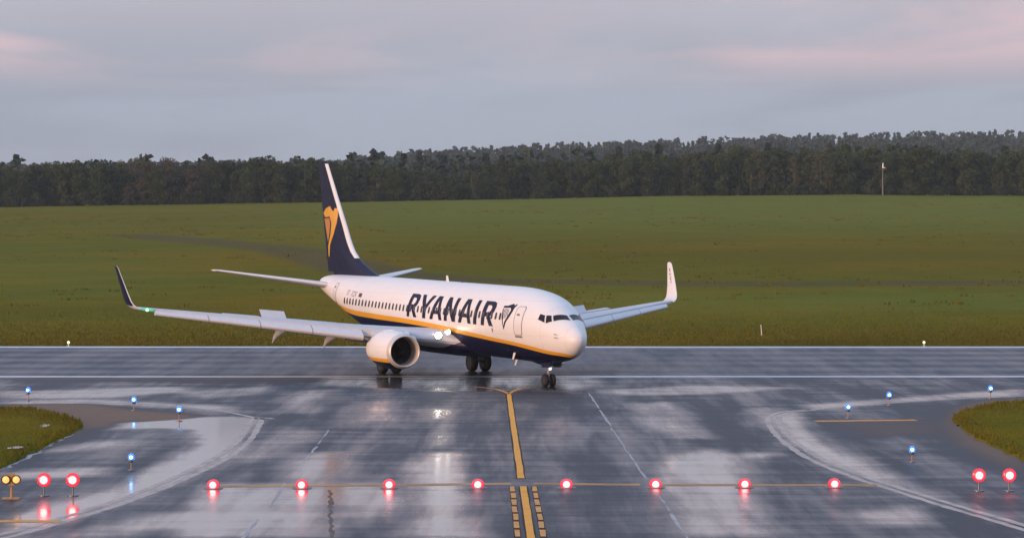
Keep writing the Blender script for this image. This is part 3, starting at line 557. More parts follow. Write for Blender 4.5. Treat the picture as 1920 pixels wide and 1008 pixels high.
for sgn, nm in ((1, 'starboard'), (-1, 'port')):
    span = [1.2, 1.88, 2.6, 3.2, 4.2, 5.0, 5.9, 7.5, 9.5, 11.5, 12.6, 14.5, 16.2, 17.15]
    wing = MB().loft([airfoil(y, .05 if y > 3.2 else 0., .74 if y < 12.6 else 1.0, 14, sgn) for y in span]).build('wing', M['wing'], jet, angle=28)
    for y0, y1 in ((3.45, 5.55), (6.1, 8.6), (8.64, 11.2), (11.24, 13.8), (13.84, 16.5)):
        MB().loft([airfoil(y, 0., .17, 8, sgn, ang=R(-17), shift=(-.20, -.22-.012*(17-y)), grow=.03) for y in (y0, (y0+y1)/2, y1)]).build('slat', M['slat'], wing)
    for y0, y1 in ((2.1, 5.2), (5.95, 9.2), (9.24, 12.5)):
        MB().loft([airfoil(y, .74, 1., 8, sgn, ang=R(16), shift=(.12, -.08)) for y in (y0, (y0+y1)/2, y1)]).build('flap', M['wing'], wing)
    for y0, y1, up in ((6.2, 7.7, 3), (7.74, 9.06, 3), (9.1, 10.45, 44), (10.5, 12.4, 3)):
        def spo(y, e):
            le, ch = LEW(y), TEW(y)-LEW(y); x = .60; z = ZW(y)+.018*ch-.022*ch*.3+naca(x, TW(y))*ch+.015; L = .62; a = R(up)
            return [S(le+x*ch+L*k*math.cos(a)+e*math.sin(a), sgn*y, z+L*k*math.sin(a)+e*math.cos(a)) for k in (0, 1)]
        q = [spo(y0, 0)+spo(y0, .035)[::-1], spo(y1, 0)+spo(y1, .035)[::-1]]; MB().loft(q).build('spoiler', M['wing'], wing, smooth=False)
    for y, L in ((4.0, 2.3), (6.4, 2.5), (9.2, 2.4)):
        st0 = LEW(y)+.55*(TEW(y)-LEW(y)); z0 = ZW(y)-.22; rings = []
        for t_, r, dz in ((0, .03, 0), (.12, .15, -.05), (.35, .21, -.14), (.6, .20, -.32), (.82, .13, -.62), (1, .015, -.98)):
            rings.append([S(st0+t_*L, sgn*(y+.75*r*math.cos(2*math.pi*k/12)), z0+dz+r*1.25*math.sin(2*math.pi*k/12)) for k in range(12)])
        MB().loft(rings).build('flap_track_fairing', M['wing'], wing, angle=60)
    # winglet: blended, outer face navy
    rings = []
    for y, z, le, ch, cant in ((17.15, 0, 0, 0, 0), (17.36, .06, 21.99, 1.50, 25), (17.55, .22, 22.12, 1.44, 50), (17.66, .45, 22.28, 1.36, 68), (17.78, 1.0, 22.66, 1.12, 78), (17.92, 1.75, 23.2, .84, 80), (18.02, 2.30, 23.62, .62, 80), (18.06, 2.44, 23.85, .40, 80)):
        if cant == 0: rings.append(airfoil(17.15, 0, 1., 10, sgn)); continue
        c, s = math.cos(R(cant)), math.sin(R(cant)); z0 = ZW(17.15)+z; up = []; lo = []
        for i in range(11):
            x = .5-.5*math.cos(math.pi*i/10); h = naca(x, .10)*ch; up.append(S(le+x*ch, sgn*(y-h*s), z0+h*c)); lo.append(S(le+x*ch, sgn*(y+h*s), z0-h*c))
        rings.append(up+lo[::-1])
    n = 22; mb = MB(); V = [p for r in rings for p in r]; Fi = []; Fo = []
    for i in range(len(rings)-1):
        for j in range(n):
            f = (i*n+j, i*n+(j+1) % n, (i+1)*n+(j+1) % n, (i+1)*n+j); (Fo if (11 <= j < 20 and i >= 2) else Fi).append(f)
    mb.add(V, Fi+[tuple((len(rings)-1)*n+j for j in range(n))]); mb.f += Fo; mb.m += [1]*len(Fo)
    wl = mb.build('winglet', [M['white'], M['navy']], wing, angle=50)
    def on_wl(x, y):     # lettering runs down the inner face
        v = 2.1-x; le = 22.3+.56*(v-.3)+.35; yy = 17.64+.155*v; return S(le-.12+y*.55+.15, sgn*(yy-.062), ZW(17.15)+v)
    text_poly('lettering', 'RYANAIR', .42, on_wl, M['print_navy'], wl)
    lamp = MB().lathe([(-.02, .05), (.05, .085), (.12, .07), (.16, .02)], S(LEW(16.9)-.02, sgn*16.9, ZW(16.9)), (1, 0, -.1), 12)
    if sgn > 0: lamp.build('navigation_light', M['green'], wing); MB().loft([airfoil(y, 0., .10, 8, sgn, shift=(-.03, 0), grow=.012) for y in (16.55, 17.12)]).build('light_lens', M['glint'], wing)
    # landing lamps in the wing root
    for y, st, z, r in ((2.45, 13.28, 2.50, .19), (2.12, 12.66, 2.72, .12)):
        ax = (1, -.12*sgn, -.03); MB().lathe([(-.30, r*.9), (-.05, r*1.12), (.14, r*1.12), (.14, r*1.03), (-.02, r*1.03)], S(st+.1, sgn*y, z), ax, 18, cap=False).build('lamp_housing', M['slat'], wing)
        MB().lathe([(-.02, r*1.02), (.02, r*.8), (.035, r*.4), (.04, .01)], S(st+.1, sgn*y, z), ax, 18).build('landing_light', M['land'] if sgn > 0 else M['taxi'], wing)
# engines
for sgn in (1, -1):
    E0 = 12.45; yc, zc = sgn*4.83, 1.66
    def ring(a, r, n=40): return [S(E0+a, yc+r*math.sin(2*math.pi*k/n), zc+r*math.cos(2*math.pi*k/n)*(1 if math.cos(2*math.pi*k/n) > 0 else .95)) for k in range(n)]
    nac = MB().loft([ring(a, r) for a, r in ((.30, 1.005), (.7, 1.07), (1.2, 1.115), (1.9, 1.12), (2.6, 1.08), (3.2, .98), (3.75, .85))], cap=False).build('engine', M['pod'], jet, angle=60)
    MB().loft([ring(a, r) for a, r in ((.32, 1.008), (.18, .975), (.07, .935), (.01, .90), (-.01, .875), (.01, .85), (.06, .825), (.16, .805), (.30, .79))], cap=False).build('inlet_lip', M['alu'], nac, angle=80)
    MB().loft([ring(a, r) for a, r in ((.30, .79), (.6, .785), (1.05, .79))], cap=False).build('inlet_duct', M['inlet'], nac, angle=80)
    c = S(E0+1.02, yc, zc); fan = MB().lathe([(0, .79), (.01, .78), (.012, .2)], c, (1, 0, .01), 40).build('fan', M['black'], nac)
    for k in range(24):
        t0 = 2*math.pi*k/24; V = []
        for r, w_, tw in ((.22, .07, .10), (.5, .10, .05), (.77, .12, .02)):
            for s_ in (-1, 1):
                an = t0+s_*w_*.5/r*.8; V.append(c+Vector((.05+s_*tw, -math.sin(an)*r, math.cos(an)*r)))
        MB().add(V, [(0, 1, 3, 2), (2, 3, 5, 4)]).build('fan_blade', M['dark'], fan, smooth=False, fix=False)
    MB().lathe([(0, .22), (.12, .18), (.25, .10), (.33, .01)], c+Vector((.03, 0, 0)), (1, 0, .01), 20).build('spinner', M['dark'], nac)
    MB().loft([ring(a, r) for a, r in ((3.6, .62), (4.3, .50), (4.8, .40))], cap=True).build('core_nozzle', M['brown'], nac); MB().loft([ring(a, r) for a, r in ((4.7, .28), (5.3, .16), (5.7, .02))]).build('exhaust_cone', M['brown'], nac)
    MB().loft([[S(E0+s, yc+w_, z0), S(E0+s, yc+w_*.7, z1), S(E0+s, yc-w_*.7, z1), S(E0+s, yc-w_, z0)] for s, w_, z0, z1 in ((1.0, .06, 2.55, 2.70), (1.8, .16, 2.4, 2.82), (3.0, .18, 2.2, 2.72), (4.4, .18, 2.0, 2.45), (6.0, .06, 2.1, 2.35))]).build('pylon', M['white'], nac, angle=40)
    MB().loft([[S(E0+s, yc-sgn*(.75+o), z) for s, o, z in ((1.3, .02, 2.40), (2.3, .05, 2.42), (2.3, .25, 2.70), (1.7, .22, 2.66))], [S(E0+s, yc-sgn*(.75+o)+.03, z) for s, o, z in ((1.3, .02, 2.40), (2.3, .05, 2.42), (2.3, .25, 2.70), (1.7, .22, 2.66))]]).build('chine', M['white'], nac, smooth=False)
# tailplane
for sgn in (1, -1):
    rings = []
    for y, le, ch, z in ((.3, 33.6, 4.6, 4.62), (.9, 33.95, 4.2, 4.68), (4, 36.1, 2.75, 5.12), (6.9, 38.12, 1.45, 5.54), (7.17, 38.45, 1.05, 5.57)):
        up = []; lo = []
        for i in range(13):
            x = .5-.5*math.cos(math.pi*i/12); h = naca(x, .095)*ch; up.append(S(le+x*ch, sgn*y, z+h)); lo.append(S(le+x*ch, sgn*y, z-h))
        rings.append(up+lo[::-1])
    MB().loft(rings).build('tailplane', M['white'], jet, angle=30)
# fin
FZ = np.array([5.15, 5.5, 5.8, 6.15, 6.55, 7.0, 7.6, 8.35, 10.5, 12.45, 12.62]); FL = np.array([27.2, 28.6, 29.7, 30.9, 31.95, 32.6, 33.15, 33.72, 35.52, 37.12, 37.4])
def fle(z): return float(np.interp(z, FZ, FL))
def fte(z): return 36.87+(z-5.28)*.267
def fth(st, z):
    le, te = fle(z), fte(z); x = min(max((st-le)/(te-le), 0), 1); T = np.interp(z, [5.1, 7, 12.6], [.32, .26, .09]); k = .62 if z < 7 else 1
    return T*(naca(x, .1)/.05)*1.0
def fin_rings(x0f, x1f, grow=0., n=14, zs=None, yaw=0.):
    out = []
    for z in (zs if zs is not None else FZ):
        le, te = x0f(z), x1f(z); up = []; lo = []
        for i in range(n+1):
            s = le+(te-le)*(.5-.5*math.cos(math.pi*i/n)); h = fth(s, z)+grow; yo = (s-le)*yaw; up.append(S(s, h+yo, z)); lo.append(S(s, -h+yo, z))
        out.append(up+lo[::-1])
    return out
hinge = lambda z: fte(z)-.30*(fte(z)-max(fle(z), 33.2-.2))*.95
fin = MB().loft(fin_rings(fle, lambda z: hinge(z)-.01)).build('fin', M['navy'], jet, angle=40)
MB().loft(fin_rings(hinge, fte, -.006, 8, FZ[1:-1], .02)).build('rudder', M['navy'], fin, angle=40)
zs = np.linspace(6.45, 12.45, 16); rings = []
for z in zs:
    le = fle(z)-.015; w_ = .30; up = []; lo = []
    for i in range(9):
        s = le+w_*(i/8)**1.6; h = fth(max(s, fle(z)), z)+.012; up.append(S(s, h, z)); lo.append(S(s, -h, z))
    rings.append(up[::-1]+lo)
MB().loft(rings, cap=False, closed=False).build('leading_edge', M['white'], fin, angle=60)
def on_fin(co, off, sgn): return S(co.x, sgn*(fth(co.x, co.y)+off+.006), co.y)
for sgn in (1, -1):
    flank_poly('harp_emblem', [[(37.86,9.27),(37.2,9.56),(36.29,9.72),(35.86,9.46),(35.56,9.38),(35.42,9.58),(34.97,9.58),(34.84,9.11),(34.95,8.64),(35.50,7.93),(36.38,7.22),(36.68,6.40),(36.84,6.52),(36.86,7.13),(36.22,7.93),(36.0,8.63),(36.4,9.05),(37.42,8.98)]], M['yellow'], fin, .006, sgn, on_fin)
    flank_poly('harp_strings', [[(37.63,8.9),(36.44,8.94),(36.24,8.63),(36.45,8.0),(36.88,7.38),(37.20,7.99)]], M['gold'], fin, .006, sgn, on_fin)
# antennas
for st, z, h in ((17.4, 5.40, .34),):
    MB().loft([[S(st+s, w_, z-.03) for s, w_ in ((0, 0), (.15, .03), (.45, 0), (.15, -.03))], [S(st+.18+s*.6, w_*.6, z+h) for s, w_ in ((0, 0), (.15, .03), (.45, 0), (.15, -.03))]]).build('antenna', M['white'], fus, smooth=False)
for st, z in ((7.9, 1.42), (5.6, 1.90)):
    yb = 0. if st > 7 else 1.2
    MB().loft([[S(st+s, yb+w_, z+.03) for s, w_ in ((0, 0), (.1, .03), (.3, 0), (.1, -.03))], [S(st+.2+s*.6, yb+w_*.6+.04, z-.36) for s, w_ in ((0, 0), (.1, .03), (.3, 0), (.1, -.03))]]).build('antenna', M['white'], fus, smooth=False)
MB().lathe([(-.03, .10), (.05, .09), (.10, .04)], S(15.5, 0, 5.40), (0, 0, 1), 12).build('beacon', M['flag'], fus)
# landing gear (stands on the ground: no nose-down correction below)
L = lambda st, yr, z: Vector((4-st, -yr, z))
def wheel(parent, st, yr, r, w_):
    prof = [(-.5, .62), (-.5, .80), (-.44, .93), (-.28, .99), (0, 1.0), (.28, .99), (.44, .93), (.5, .80), (.5, .62)]
    t = MB().lathe([(a*w_, q*r) for a, q in prof], L(st, yr, r-.012), (0, 1, 0), 28, cap=False).build('tyre', M['tyre'], parent, angle=50)
    for s_ in (-1, 1): MB().lathe([(.49*w_*s_, .64*r), (.30*w_*s_, .52*r), (.28*w_*s_, .30*r), (.40*w_*s_, .16*r), (.40*w_*s_, .01)], L(st, yr, r-.012), (0, 1, 0), 20).build('rim', M['rim'], t)
for sgn in (1, -1):
    g = MB().tube([L(19.6, sgn*2.86, .52), L(19.55, sgn*2.84, 1.3), L(19.45, sgn*2.78, 2.2)], [.10, .13, .16], 12).build('main_gear', M['strut'], jet)
    MB().tube([L(19.6, sgn*2.36, .565), L(19.6, sgn*3.36, .565)], .07, 10).build('axle', M['strut'], g)
    MB().tube([L(19.5, sgn*2.8, 1.35), L(19.4, sgn*1.7, 1.75)], .06, 8).build('side_brace', M['strut'], g); MB().tube([L(19.75, sgn*2.86, .6), L(19.95, sgn*2.86, .9), L(19.65, sgn*2.85, 1.2)], .04, 6).build('torque_link', M['strut'], g)
    MB().box(L(19.5, sgn*3.12, 1.55), (1.0, .04, .95)).build('gear_door', M['white'], g, smooth=False)
    for dy in (-.43, .43): wheel(g, 19.6, sgn*2.86+dy, .565, .40)
g = MB().tube([L(4.0, 0, .34), L(3.98, 0, .9), L(3.9, 0, 1.55)], [.06, .075, .10], 12).build('nose_gear', M['strut'], jet)
MB().tube([L(4, -.24, .345), L(4, .24, .345)], .045, 10).build('axle', M['strut'], g); MB().tube([L(3.9, 0, 1.0), L(3.2, 0, 1.45)], .045, 8).build('drag_brace', M['strut'], g); MB().tube([L(4.05, 0, .40), L(4.25, 0, .62), L(4.05, 0, .85)], .03, 6).build('torque_link', M['strut'], g)
for dy in (-.21, .21): wheel(g, 4.0, dy, .345, .20)
for sgn in (1, -1): MB().loft([[L(s, sgn*(y+.04*q), z) for s, y, z in ((2.9, .26, 1.48), (4.3, .28, 1.40), (4.1, .33, 1.02), (3.2, .31, 1.05))] for q in (0, 1)]).build('gear_door', M['navy'], g, smooth=False)
MB().lathe([(-.10, .10), (0, .105), (.01, .10)], L(3.82, 0, .96), (1, 0, 0), 16).build('lamp_housing', M['strut'], g); MB().lathe([(.01, .098), (.03, .07), (.04, .01)], L(3.82, 0, .96), (1, 0, 0), 16).build('taxi_light', M['taxi'], g)

# ------------------------------------------------------------------ airfield lamps
def edge_lamp():
    r = empty('taxiway_edge_light'); MB().lathe([(0, .13), (.02, .13), (.035, .05)], (0, 0, 0), (0, 0, 1), 16).build('base_plate', M['steel'], r)
    MB().lathe([(.035, .020), (.30, .020)], (0, 0, 0), (0, 0, 1), 10).build('stem', M['orange'], r); MB().lathe([(.28, .05), (.31, .085), (.36, .09), (.37, .08)], (0, 0, 0), (0, 0, 1), 16).build('lamp_head', M['steel'], r)
    g = MB().lathe([(.37, .105), (.44, .115), (.52, .105), (.58, .06), (.60, .01)], (0, 0, 0), (0, 0, 1), 18).build('lens', M['blue_glass'], r)
    MB().lathe([(0, .062), (.015, .058), (.03, .035), (.035, .005)], (0, -.095, .465), (0, -1, 0), 14).build('bulb', M['blue_core'], r)
    return r
blue = [((53, 750.5), 'beside the pale shoulder line short of the brown verge'), ((251, 769.5), 'between the brown verge and the runway'), ((336, 789), 'at the tip of the brown verge, mirrored in a puddle'), ((246, 881), 'in the long puddle behind the twin red lamps by the amber lamps'),
        ((1857, 747), 'where the far shoulder meets the runway behind the olive grass island'), ((1667, 760), 'on the shoulder behind the short orange line'), ((1590, 784), 'at the end of the short orange shoulder line'), ((1710, 866), 'on dark asphalt inside the curve, near the red pair without amber lamps')]
proto = edge_lamp()
for i, (q, lab) in enumerate(blue):
    o = proto if i == 0 else copy_tree(proto); o.location = G(*q); o.rotation_euler.z = random.uniform(-.1, .1); s = 1.12 if q[1] < 800 else 1.0; o.scale = (s, s, s)
    o['label'] = 'blue edge lamp '+lab; o['category'] = 'lamp'; o['group'] = 'blue taxiway edge lamps'
def stop_lamp():
    r = empty('stop_bar_light'); MB().lathe([(0, .26), (.02, .25), (.035, .17), (.04, .12)], (0, 0, 0), (0, 0, 1), 20).build('housing', M['steel'], r)
    MB().lathe([(.03, .165), (.10, .17), (.17, .145), (.22, .095), (.245, .01)], (0, 0, 0), (0, 0, 1), 28).build('lens', M['red_flush'], r)
    MB().lathe([(0, .05), (.01, .045), (.02, .025), (.025, .005)], (0, -.158, .11), (0, -1, .12), 16).build('bulb', M['red_core'], r); return r
proto = stop_lamp(); k = 0; ordn = ('first', 'second', 'third', 'fourth')
for i, x in enumerate((400, 566, 730, 896, 1062, 1229, 1396, 1564)):
    o = proto if i == 0 else copy_tree(proto); o.location = G(x, 915-i*.3); o.scale = (1.25,)*3
    o['label'] = '%s red stop lamp from orange centre line, on side %s amber lamps' % ((ordn[3-i], 'of') if i < 4 else (ordn[i-4], 'away from')); o['category'] = 'lamp'; o['group'] = 'red stop bar lamps set in the taxiway'
def tall_red():
    r = empty('elevated_stop_light'); MB().lathe([(0, .18), (.025, .18), (.04, .06)], (0, 0, 0), (0, 0, 1), 16).build('base_plate', M['steel'], r); MB().lathe([(.04, .025), (.36, .025)], (0, 0, 0), (0, 0, 1), 10).build('stem', M['steel'], r)
    MB().lathe([(.16, .02), (.13, .10), (.02, .17), (-.02, .185), (-.06, .18)], (0, .02, .52), (0, 1, 0), 20).build('lamp_head', M['black'], r)
    MB().lathe([(0, .225), (.04, .22), (.08, .18), (.10, .11), (.11, .01)], (0, -.03, .52), (0, -1, 0), 28).build('lens', M['red_tall'], r)
    MB().lathe([(0, .085), (.02, .075), (.04, .045), (.045, .005)], (0, -.125, .52), (0, -1, 0), 18).build('bulb', M['red_core'], r); return r
proto = tall_red()
for i, (q, lab) in enumerate((((83, 929), 'next to the twin amber lamps'), ((137, 929), 'second from the twin amber lamps'), ((1835, 920), 'nearer the taxiway of the pair by the olive grass island'), ((1892, 920), 'farther from the taxiway of the pair by the olive grass island'))):
    o = proto if i == 0 else copy_tree(proto); o.location = G(*q); o['label'] = 'raised red stop lamp, '+lab; o['category'] = 'lamp'; o['group'] = 'raised red stop lamps'
r = empty('runway_guard_light', G(21, 935), label='twin round amber warning lamps in black rims on an orange post', cat='lamp'); r.scale = (.88,)*3
MB().box((0, 0, .03), (.62, .3, .05)).build('base_plate', M['orange'], r, smooth=False); MB().lathe([(.05, .06), (.45, .045)], (.02, 0, 0), (0, 0, 1), 12).build('post', M['orange'], r); MB().box((.0, .03, .70), (.22, .10, .42)).build('bracket', M['orange'], r, smooth=False)
for s_ in (-1, 1):
    h = MB().lathe([(.14, .04), (.10, .15), (-.05, .165), (-.07, .16), (-.07, .135), (-.03, .13)], (s_*.185, 0, .70), (0, 1, 0), 20).build('lamp_head', M['black'], r)
    MB().lathe([(.03, .132), (.06, .11), (.08, .01)], (s_*.185, 0, .70), (0, -1, 0), 18).build('lens', M['amber_core'], h)
def rwy_lamp():
    r = empty('runway_edge_light'); MB().lathe([(0, .20), (.03, .20), (.05, .06)], (0, 0, 0), (0, 0, 1), 12).build('base_plate', M['stake'], r); MB().lathe([(.05, .05), (.22, .05)], (0, 0, 0), (0, 0, 1), 8).build('stem', M['stake'], r)
    MB().lathe([(.22, .07), (.27, .12), (.38, .12), (.45, .06), (.46, .01)], (0, 0, 0), (0, 0, 1), 12).build('lens', M['lampwhite'], r); return r
proto = rwy_lamp()
for i, (px_, lab) in enumerate(((128, 'small pale runway edge lamp at the grass behind the jet, on the starboard wingtip side'), (1733, 'small pale runway edge lamp at the grass beyond the white marker stake'))):
    o = proto if i == 0 else copy_tree(proto); y_ = RWY1+.6; o.location = ((px_-960)/FPX*y_, y_, -.03); o.scale = (.8,)*3; o['label'] = lab; o['category'] = 'lamp'; o['group'] = 'runway edge lamps'
x_, y_ = field_at(1428, 629); z_ = float(terrain_z(x_, y_))
MB().tube([(x_, y_, z_-.05), (x_-.02, y_, z_+.45), (x_-.06, y_, z_+.85)], [.04, .035, .03], 8).build('marker_stake', M['stake'], label='thin white marker stake standing in the meadow behind the runway', cat='stake')
x_, y_ = (1655-960)/FPX*795, 795.; z_ = float(terrain_z(x_, y_))
r = empty('light_mast', (x_, y_, z_), label='grey mast with a white lit top before the wood', cat='mast')
MB().tube([(0, 0, -.2), (0, 0, 4.5), (0, 0, 8.0)], [.30, .24, .18], 10).build('pole', M['mast'], r); MB().tube([(0, 0, 8), (.05, 0, 9.5)], [.16, .10], 8).build('top_lamp', mat('mast lamp', (.85, .83, .78), .4, emit=(1, .9, .8), strength=.35), r)
MB().box((.35, 0, 8.1), (.7, .3, .25)).build('crossarm', M['stake'], r, smooth=False); MB().box((.55, 0, 7.6), (.6, .3, .4)).build('obstruction_panel', M['flag'], r, smooth=False)

# ------------------------------------------------------------------ trees
def crown_cloud(kind, H, n_cl, per, leaf, rng):
    C = []
    for k in range(n_cl):
        f = (k+rng.uniform(0, 1))/n_cl
        if kind == 'broad': z = H*(.07+.86*f); rad = H*.26*math.sin(math.pi*(.16+.66*f))**.7; cr = H*.085
        elif kind == 'birch': z = H*(.14+.80*f); rad = H*.19*math.sin(math.pi*(.18+.68*f))**.8; cr = H*.07
        elif kind == 'pine': z = H*(.55+.43*f); rad = H*.18*math.sin(math.pi*(.2+.64*f))**.6; cr = H*.07
        elif kind == 'spruce': z = H*(.06+.91*f); rad = H*.17*(1-f)**.9; cr = H*.055*(1-.70*f)
        else: z = H*(.12+.75*f); rad = H*.55*math.sin(math.pi*min(.3+.65*f, .96)); cr = H*.16
        a = rng.uniform(0, math.tau); q = rad*math.sqrt(rng.uniform(.05, 1)); C.append((math.cos(a)*q, math.sin(a)*q, z, cr*rng.uniform(.7, 1.3)))
    P = []; T = []
    for x, y, z, cr in C:
        d = rng.normal(0, 1, (per, 3)); d /= np.linalg.norm(d, axis=1)[:, None]; d *= (rng.uniform(.3, 1, per)**.5)[:, None]*cr*np.array([1.15, 1.15, .8]); P.append(d+np.array([x, y, z])); T.append(np.clip(rng.uniform(.1, .9)+rng.normal(0, .15, per), 0, 1))
    P = np.concatenate(P); T = np.concatenate(T); n = len(P)
    u = rng.normal(0, 1, (n, 3)); u /= np.linalg.norm(u, axis=1)[:, None]; w = np.cross(u, rng.normal(0, 1, (n, 3))); w /= np.linalg.norm(w, axis=1)[:, None]; s = leaf*rng.uniform(.6, 1.4, n)[:, None]
    V = np.stack([P-u*s*.5-w*s*.35, P+u*s*.5-w*s*.25, P+u*s*.4+w*s*.4, P-u*s*.45+w*s*.3], 1)
    return V, T, C
def tree_proto(name, kind, H, mleaf, mbark, n_cl, per, leaf, seed):
    rng = np.random.default_rng(seed); V, T, C = crown_cloud(kind, H, n_cl, per, leaf, rng); r = empty(name)
    np_mesh('crown', V.reshape(-1, 3), np.arange(len(V)*4).reshape(-1, 4), mleaf, r, {'tone': np.repeat(T, 4)})
    b = MB(); top = H*(.95 if kind != 'bush' else .5); bend = [rng.uniform(-.15, .15), rng.uniform(-.15, .15)]; r0 = H*(.016 if kind != 'bush' else .012)
    b.tube([(bend[0]*t*t*2, bend[1]*t*t*2, -.3+t*top) for t in (0, .25, .5, .75, 1)], [r0*1.3, r0, r0*.8, r0*.5, r0*.15], 7)
    for x, y, z, cr in C[::3]: b.tube([(0, 0, max(z-H*.12, H*.1)), (x*.5, y*.5, z-H*.04), (x, y, z)], [r0*.4, r0*.25, r0*.08], 4)
    b.build('trunk', mbark, r, fix=False); return r
PROTO = [(tree_proto('broadleaf_tree', 'broad', 14, F_LEAF, M['bark'], 46, 95, .40, 1), 'broad dark green leafy tree in the edge of the wood'), (tree_proto('broadleaf_tree', 'broad', 13, F_WOOD, M['bark'], 42, 95, .40, 2), 'rounded olive leafy tree in the edge of the wood'),
         (tree_proto('birch_tree', 'birch', 15, F_BIRCH, M['birch'], 44, 80, .34, 3), 'pale-trunked yellowish birch at the wood edge'), (tree_proto('birch_tree', 'birch', 13, F_LEAF, M['birch'], 40, 80, .34, 4), 'pale-trunked green birch at the wood edge'),
         (tree_proto('pine_tree', 'pine', 16, F_PINE, M['bark'], 30, 90, .34, 5), 'pine with bare lower trunk at the wood edge'), (tree_proto('spruce_tree', 'spruce', 15, F_PINE, M['bark'], 60, 65, .34, 6), 'dark pointed spruce in the edge of the wood'),
         (tree_proto('broadleaf_tree', 'broad', 13, F_BROWN, M['bark'], 44, 70, .32, 8), 'brownish budding tree not yet in full leaf'), (tree_proto('shrub', 'bush', 4, F_WOOD, M['bark'], 26, 70, .28, 9), 'low dark shrub at the foot of the wood')]
used = [False]*8
_tx = np.array([-200, 0, 230, 420, 560, 640, 760, 800, 830, 880, 960, 1100, 1280, 1450, 1600, 1750, 1920, 2100]); _th = np.array([299, 300, 303, 289, 291, 296, 302, 303, 322, 312, 296, 287, 278, 266, 270, 272, 275, 276.])
def put_tree(k, px, Y, hpx):
    X = (px-960)/FPX*Y; z = float(terrain_z(X, Y)); r, lab = PROTO[k]
    o = r if not used[k] else copy_tree(r); used[k] = True
    Hn = (14, 13, 15, 13, 16, 15, 13, 4)[k]; h = hpx/FPX*Y; s = h/Hn; sx = s*random.uniform(.85, 1.2)
    o.location = (X, Y, z-.1); o.scale = (sx, sx, s); o.rotation_euler.z = random.uniform(0, 6.28); o['label'] = ((('tall ' if hpx > 96 else 'short ' if hpx < 80 else '')+('wide ' if sx/s > 1.05 else 'narrow ' if sx/s < .95 else '')+lab+(', front row' if Y < 808 else ', second row')) if k != 7 else ('small ' if hpx < 19 else 'large ' if hpx > 25 else '')+('squat ' if sx/s > 1.08 else 'upright ' if sx/s < .93 else '')+lab); o['category'] = 'shrub' if k == 7 else 'tree'; o['group'] = 'low shrubs along the wood' if k == 7 else 'trees along the wood behind the meadow'
def base_px(px, Y):
    X = (px-960)/FPX*Y; return to_px(X, Y, float(terrain_z(X, Y)))[1]
for row, (Y0, step, dh) in enumerate(((801, 17.5, 6), (812, 16, 2))):
    px = -60+row*8
    while px < 1990:
        Y = Y0+random.uniform(-2.5, 5); top = float(np.interp(px, _tx, _th))+random.gauss(dh, 8); hp = (base_px(px, Y)-top)*.90
        if 215 < px < 400: k = random.choice((6, 6, 2, 0, 6))
        elif px < 215: k = random.choice((0, 1, 3, 5, 1))
        elif px < 700: k = random.choice((0, 1, 0, 1, 3, 4, 5))
        elif px < 1100: k = random.choice((0, 1, 3, 2, 1, 5))
        else: k = random.choice((0, 1, 2, 3, 5, 1, 0))
        if 800 < px < 885 and row == 0: k = 7; hp = 40
        put_tree(k, px, Y, max(hp, 30)); px += step*random.uniform(.7, 1.35)*(1.5 if k == 7 else 1)
for px, Y, hp in ((350, 797, 26), (375, 797, 22), (845, 797, 32), (20, 797, 22), (560, 798, 24), (1310, 797, 24), (700, 797, 22), (1010, 798, 24), (1760, 797, 20), (1880, 797, 24), (1150, 797, 20), (1480, 797, 22), (450, 797, 20), (130, 797, 22)): put_tree(7, px, Y, hp)
px = -50
while px < 1980:
    put_tree(7, px, 799+random.uniform(-1.5, 4), random.uniform(15, 30)); px += random.uniform(18, 40)
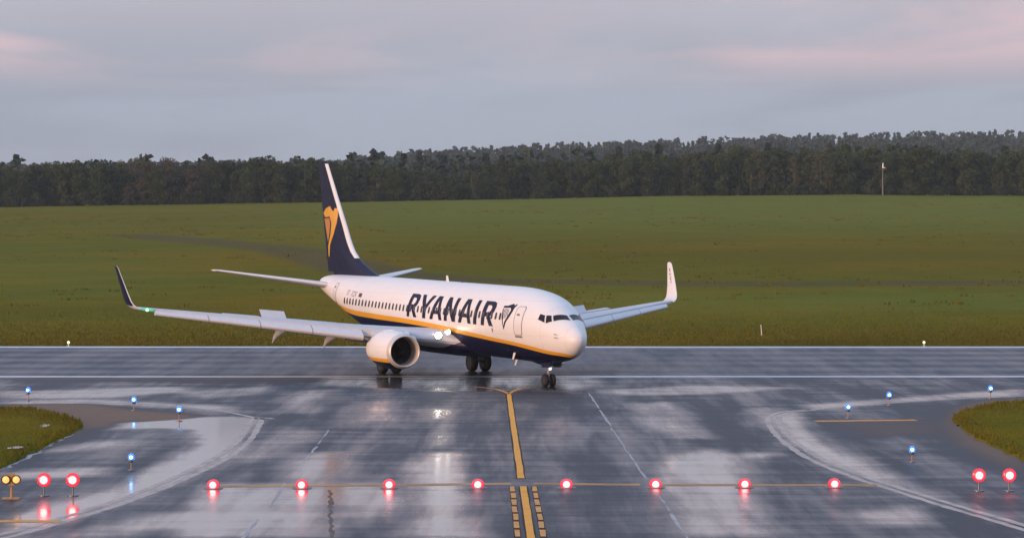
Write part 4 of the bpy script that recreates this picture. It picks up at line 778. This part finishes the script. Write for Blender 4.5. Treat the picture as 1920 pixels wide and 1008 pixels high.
# depth of the wood behind, and the far wooded ridge: each one mass
def wood(name, spots, mleaf, label, cl, per, leaf):
    VS = []; TS = []; pool = [crown_cloud(k, 10, cl, per, leaf, np.random.default_rng(40+i)) for i, k in enumerate(('broad', 'broad', 'pine', 'spruce', 'broad', 'birch'))]
    for X, Y, h, k in spots:
        V, T, _ = pool[k]; a = random.uniform(0, 6.28); c, s = math.cos(a), math.sin(a); q = V.reshape(-1, 3)*h/10; w_ = random.uniform(.9, 1.25)
        VS.append(np.stack([(q[:, 0]*c-q[:, 1]*s)*w_+X, (q[:, 0]*s+q[:, 1]*c)*w_+Y, q[:, 2]+float(terrain_z(X, Y))], 1)); TS.append(np.clip(np.repeat(T, 4)*.6+random.uniform(0, .4), 0, 1))
    V = np.concatenate(VS); return np_mesh(name, V, np.arange(len(V)).reshape(-1, 4), mleaf, None, {'tone': np.concatenate(TS)}, kind='stuff', label=label, cat='wood')
sp = []
for Y in (822, 832, 844):
    px = -80
    while px < 2000:
        if not (805 < px < 870): sp.append(((px-960)/FPX*Y, Y+random.uniform(-3, 3), (base_px(px, Y)-float(np.interp(px, _tx, _th))+random.uniform(-28, -14))/FPX*Y, random.choice((0, 1, 4, 5, 0, 3))))
        px += random.uniform(14, 24)
wood('forest', sp, F_WOOD, 'dense dark wood standing behind the first rows of trees', 32, 44, .50)
sp = []
for Y in np.concatenate([np.linspace(880, 1400, 6), np.linspace(1600, 2620, 12)]):
    px = -100
    while px < 2020:
        sp.append(((px-960)/FPX*Y, Y+random.uniform(-18, 18), random.uniform(10, 18), random.choice((0, 3, 1, 3, 5, 4))))
        px += random.uniform(10, 20) if Y > 1500 else random.uniform(18, 34)
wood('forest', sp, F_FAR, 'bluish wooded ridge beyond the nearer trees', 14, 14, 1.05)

# ------------------------------------------------------------------ moist evening air
hb = MB().box((0, 5200, 74), (26000, 14800, 332)); hz = bpy.data.materials.new('moist air'); hz.use_nodes = True; t = hz.node_tree; t.nodes.clear()
pv = N(t, 'ShaderNodeVolumePrincipled', inp={'Color': (.78, .90, .95, 1), 'Density': .000095, 'Anisotropy': 0.}); N(t, 'ShaderNodeOutputMaterial', inp={'Volume': pv.outputs[0]})
hb.build('haze', hz, smooth=False, kind='stuff', label='thin bluish evening haze over the airfield', cat='haze')
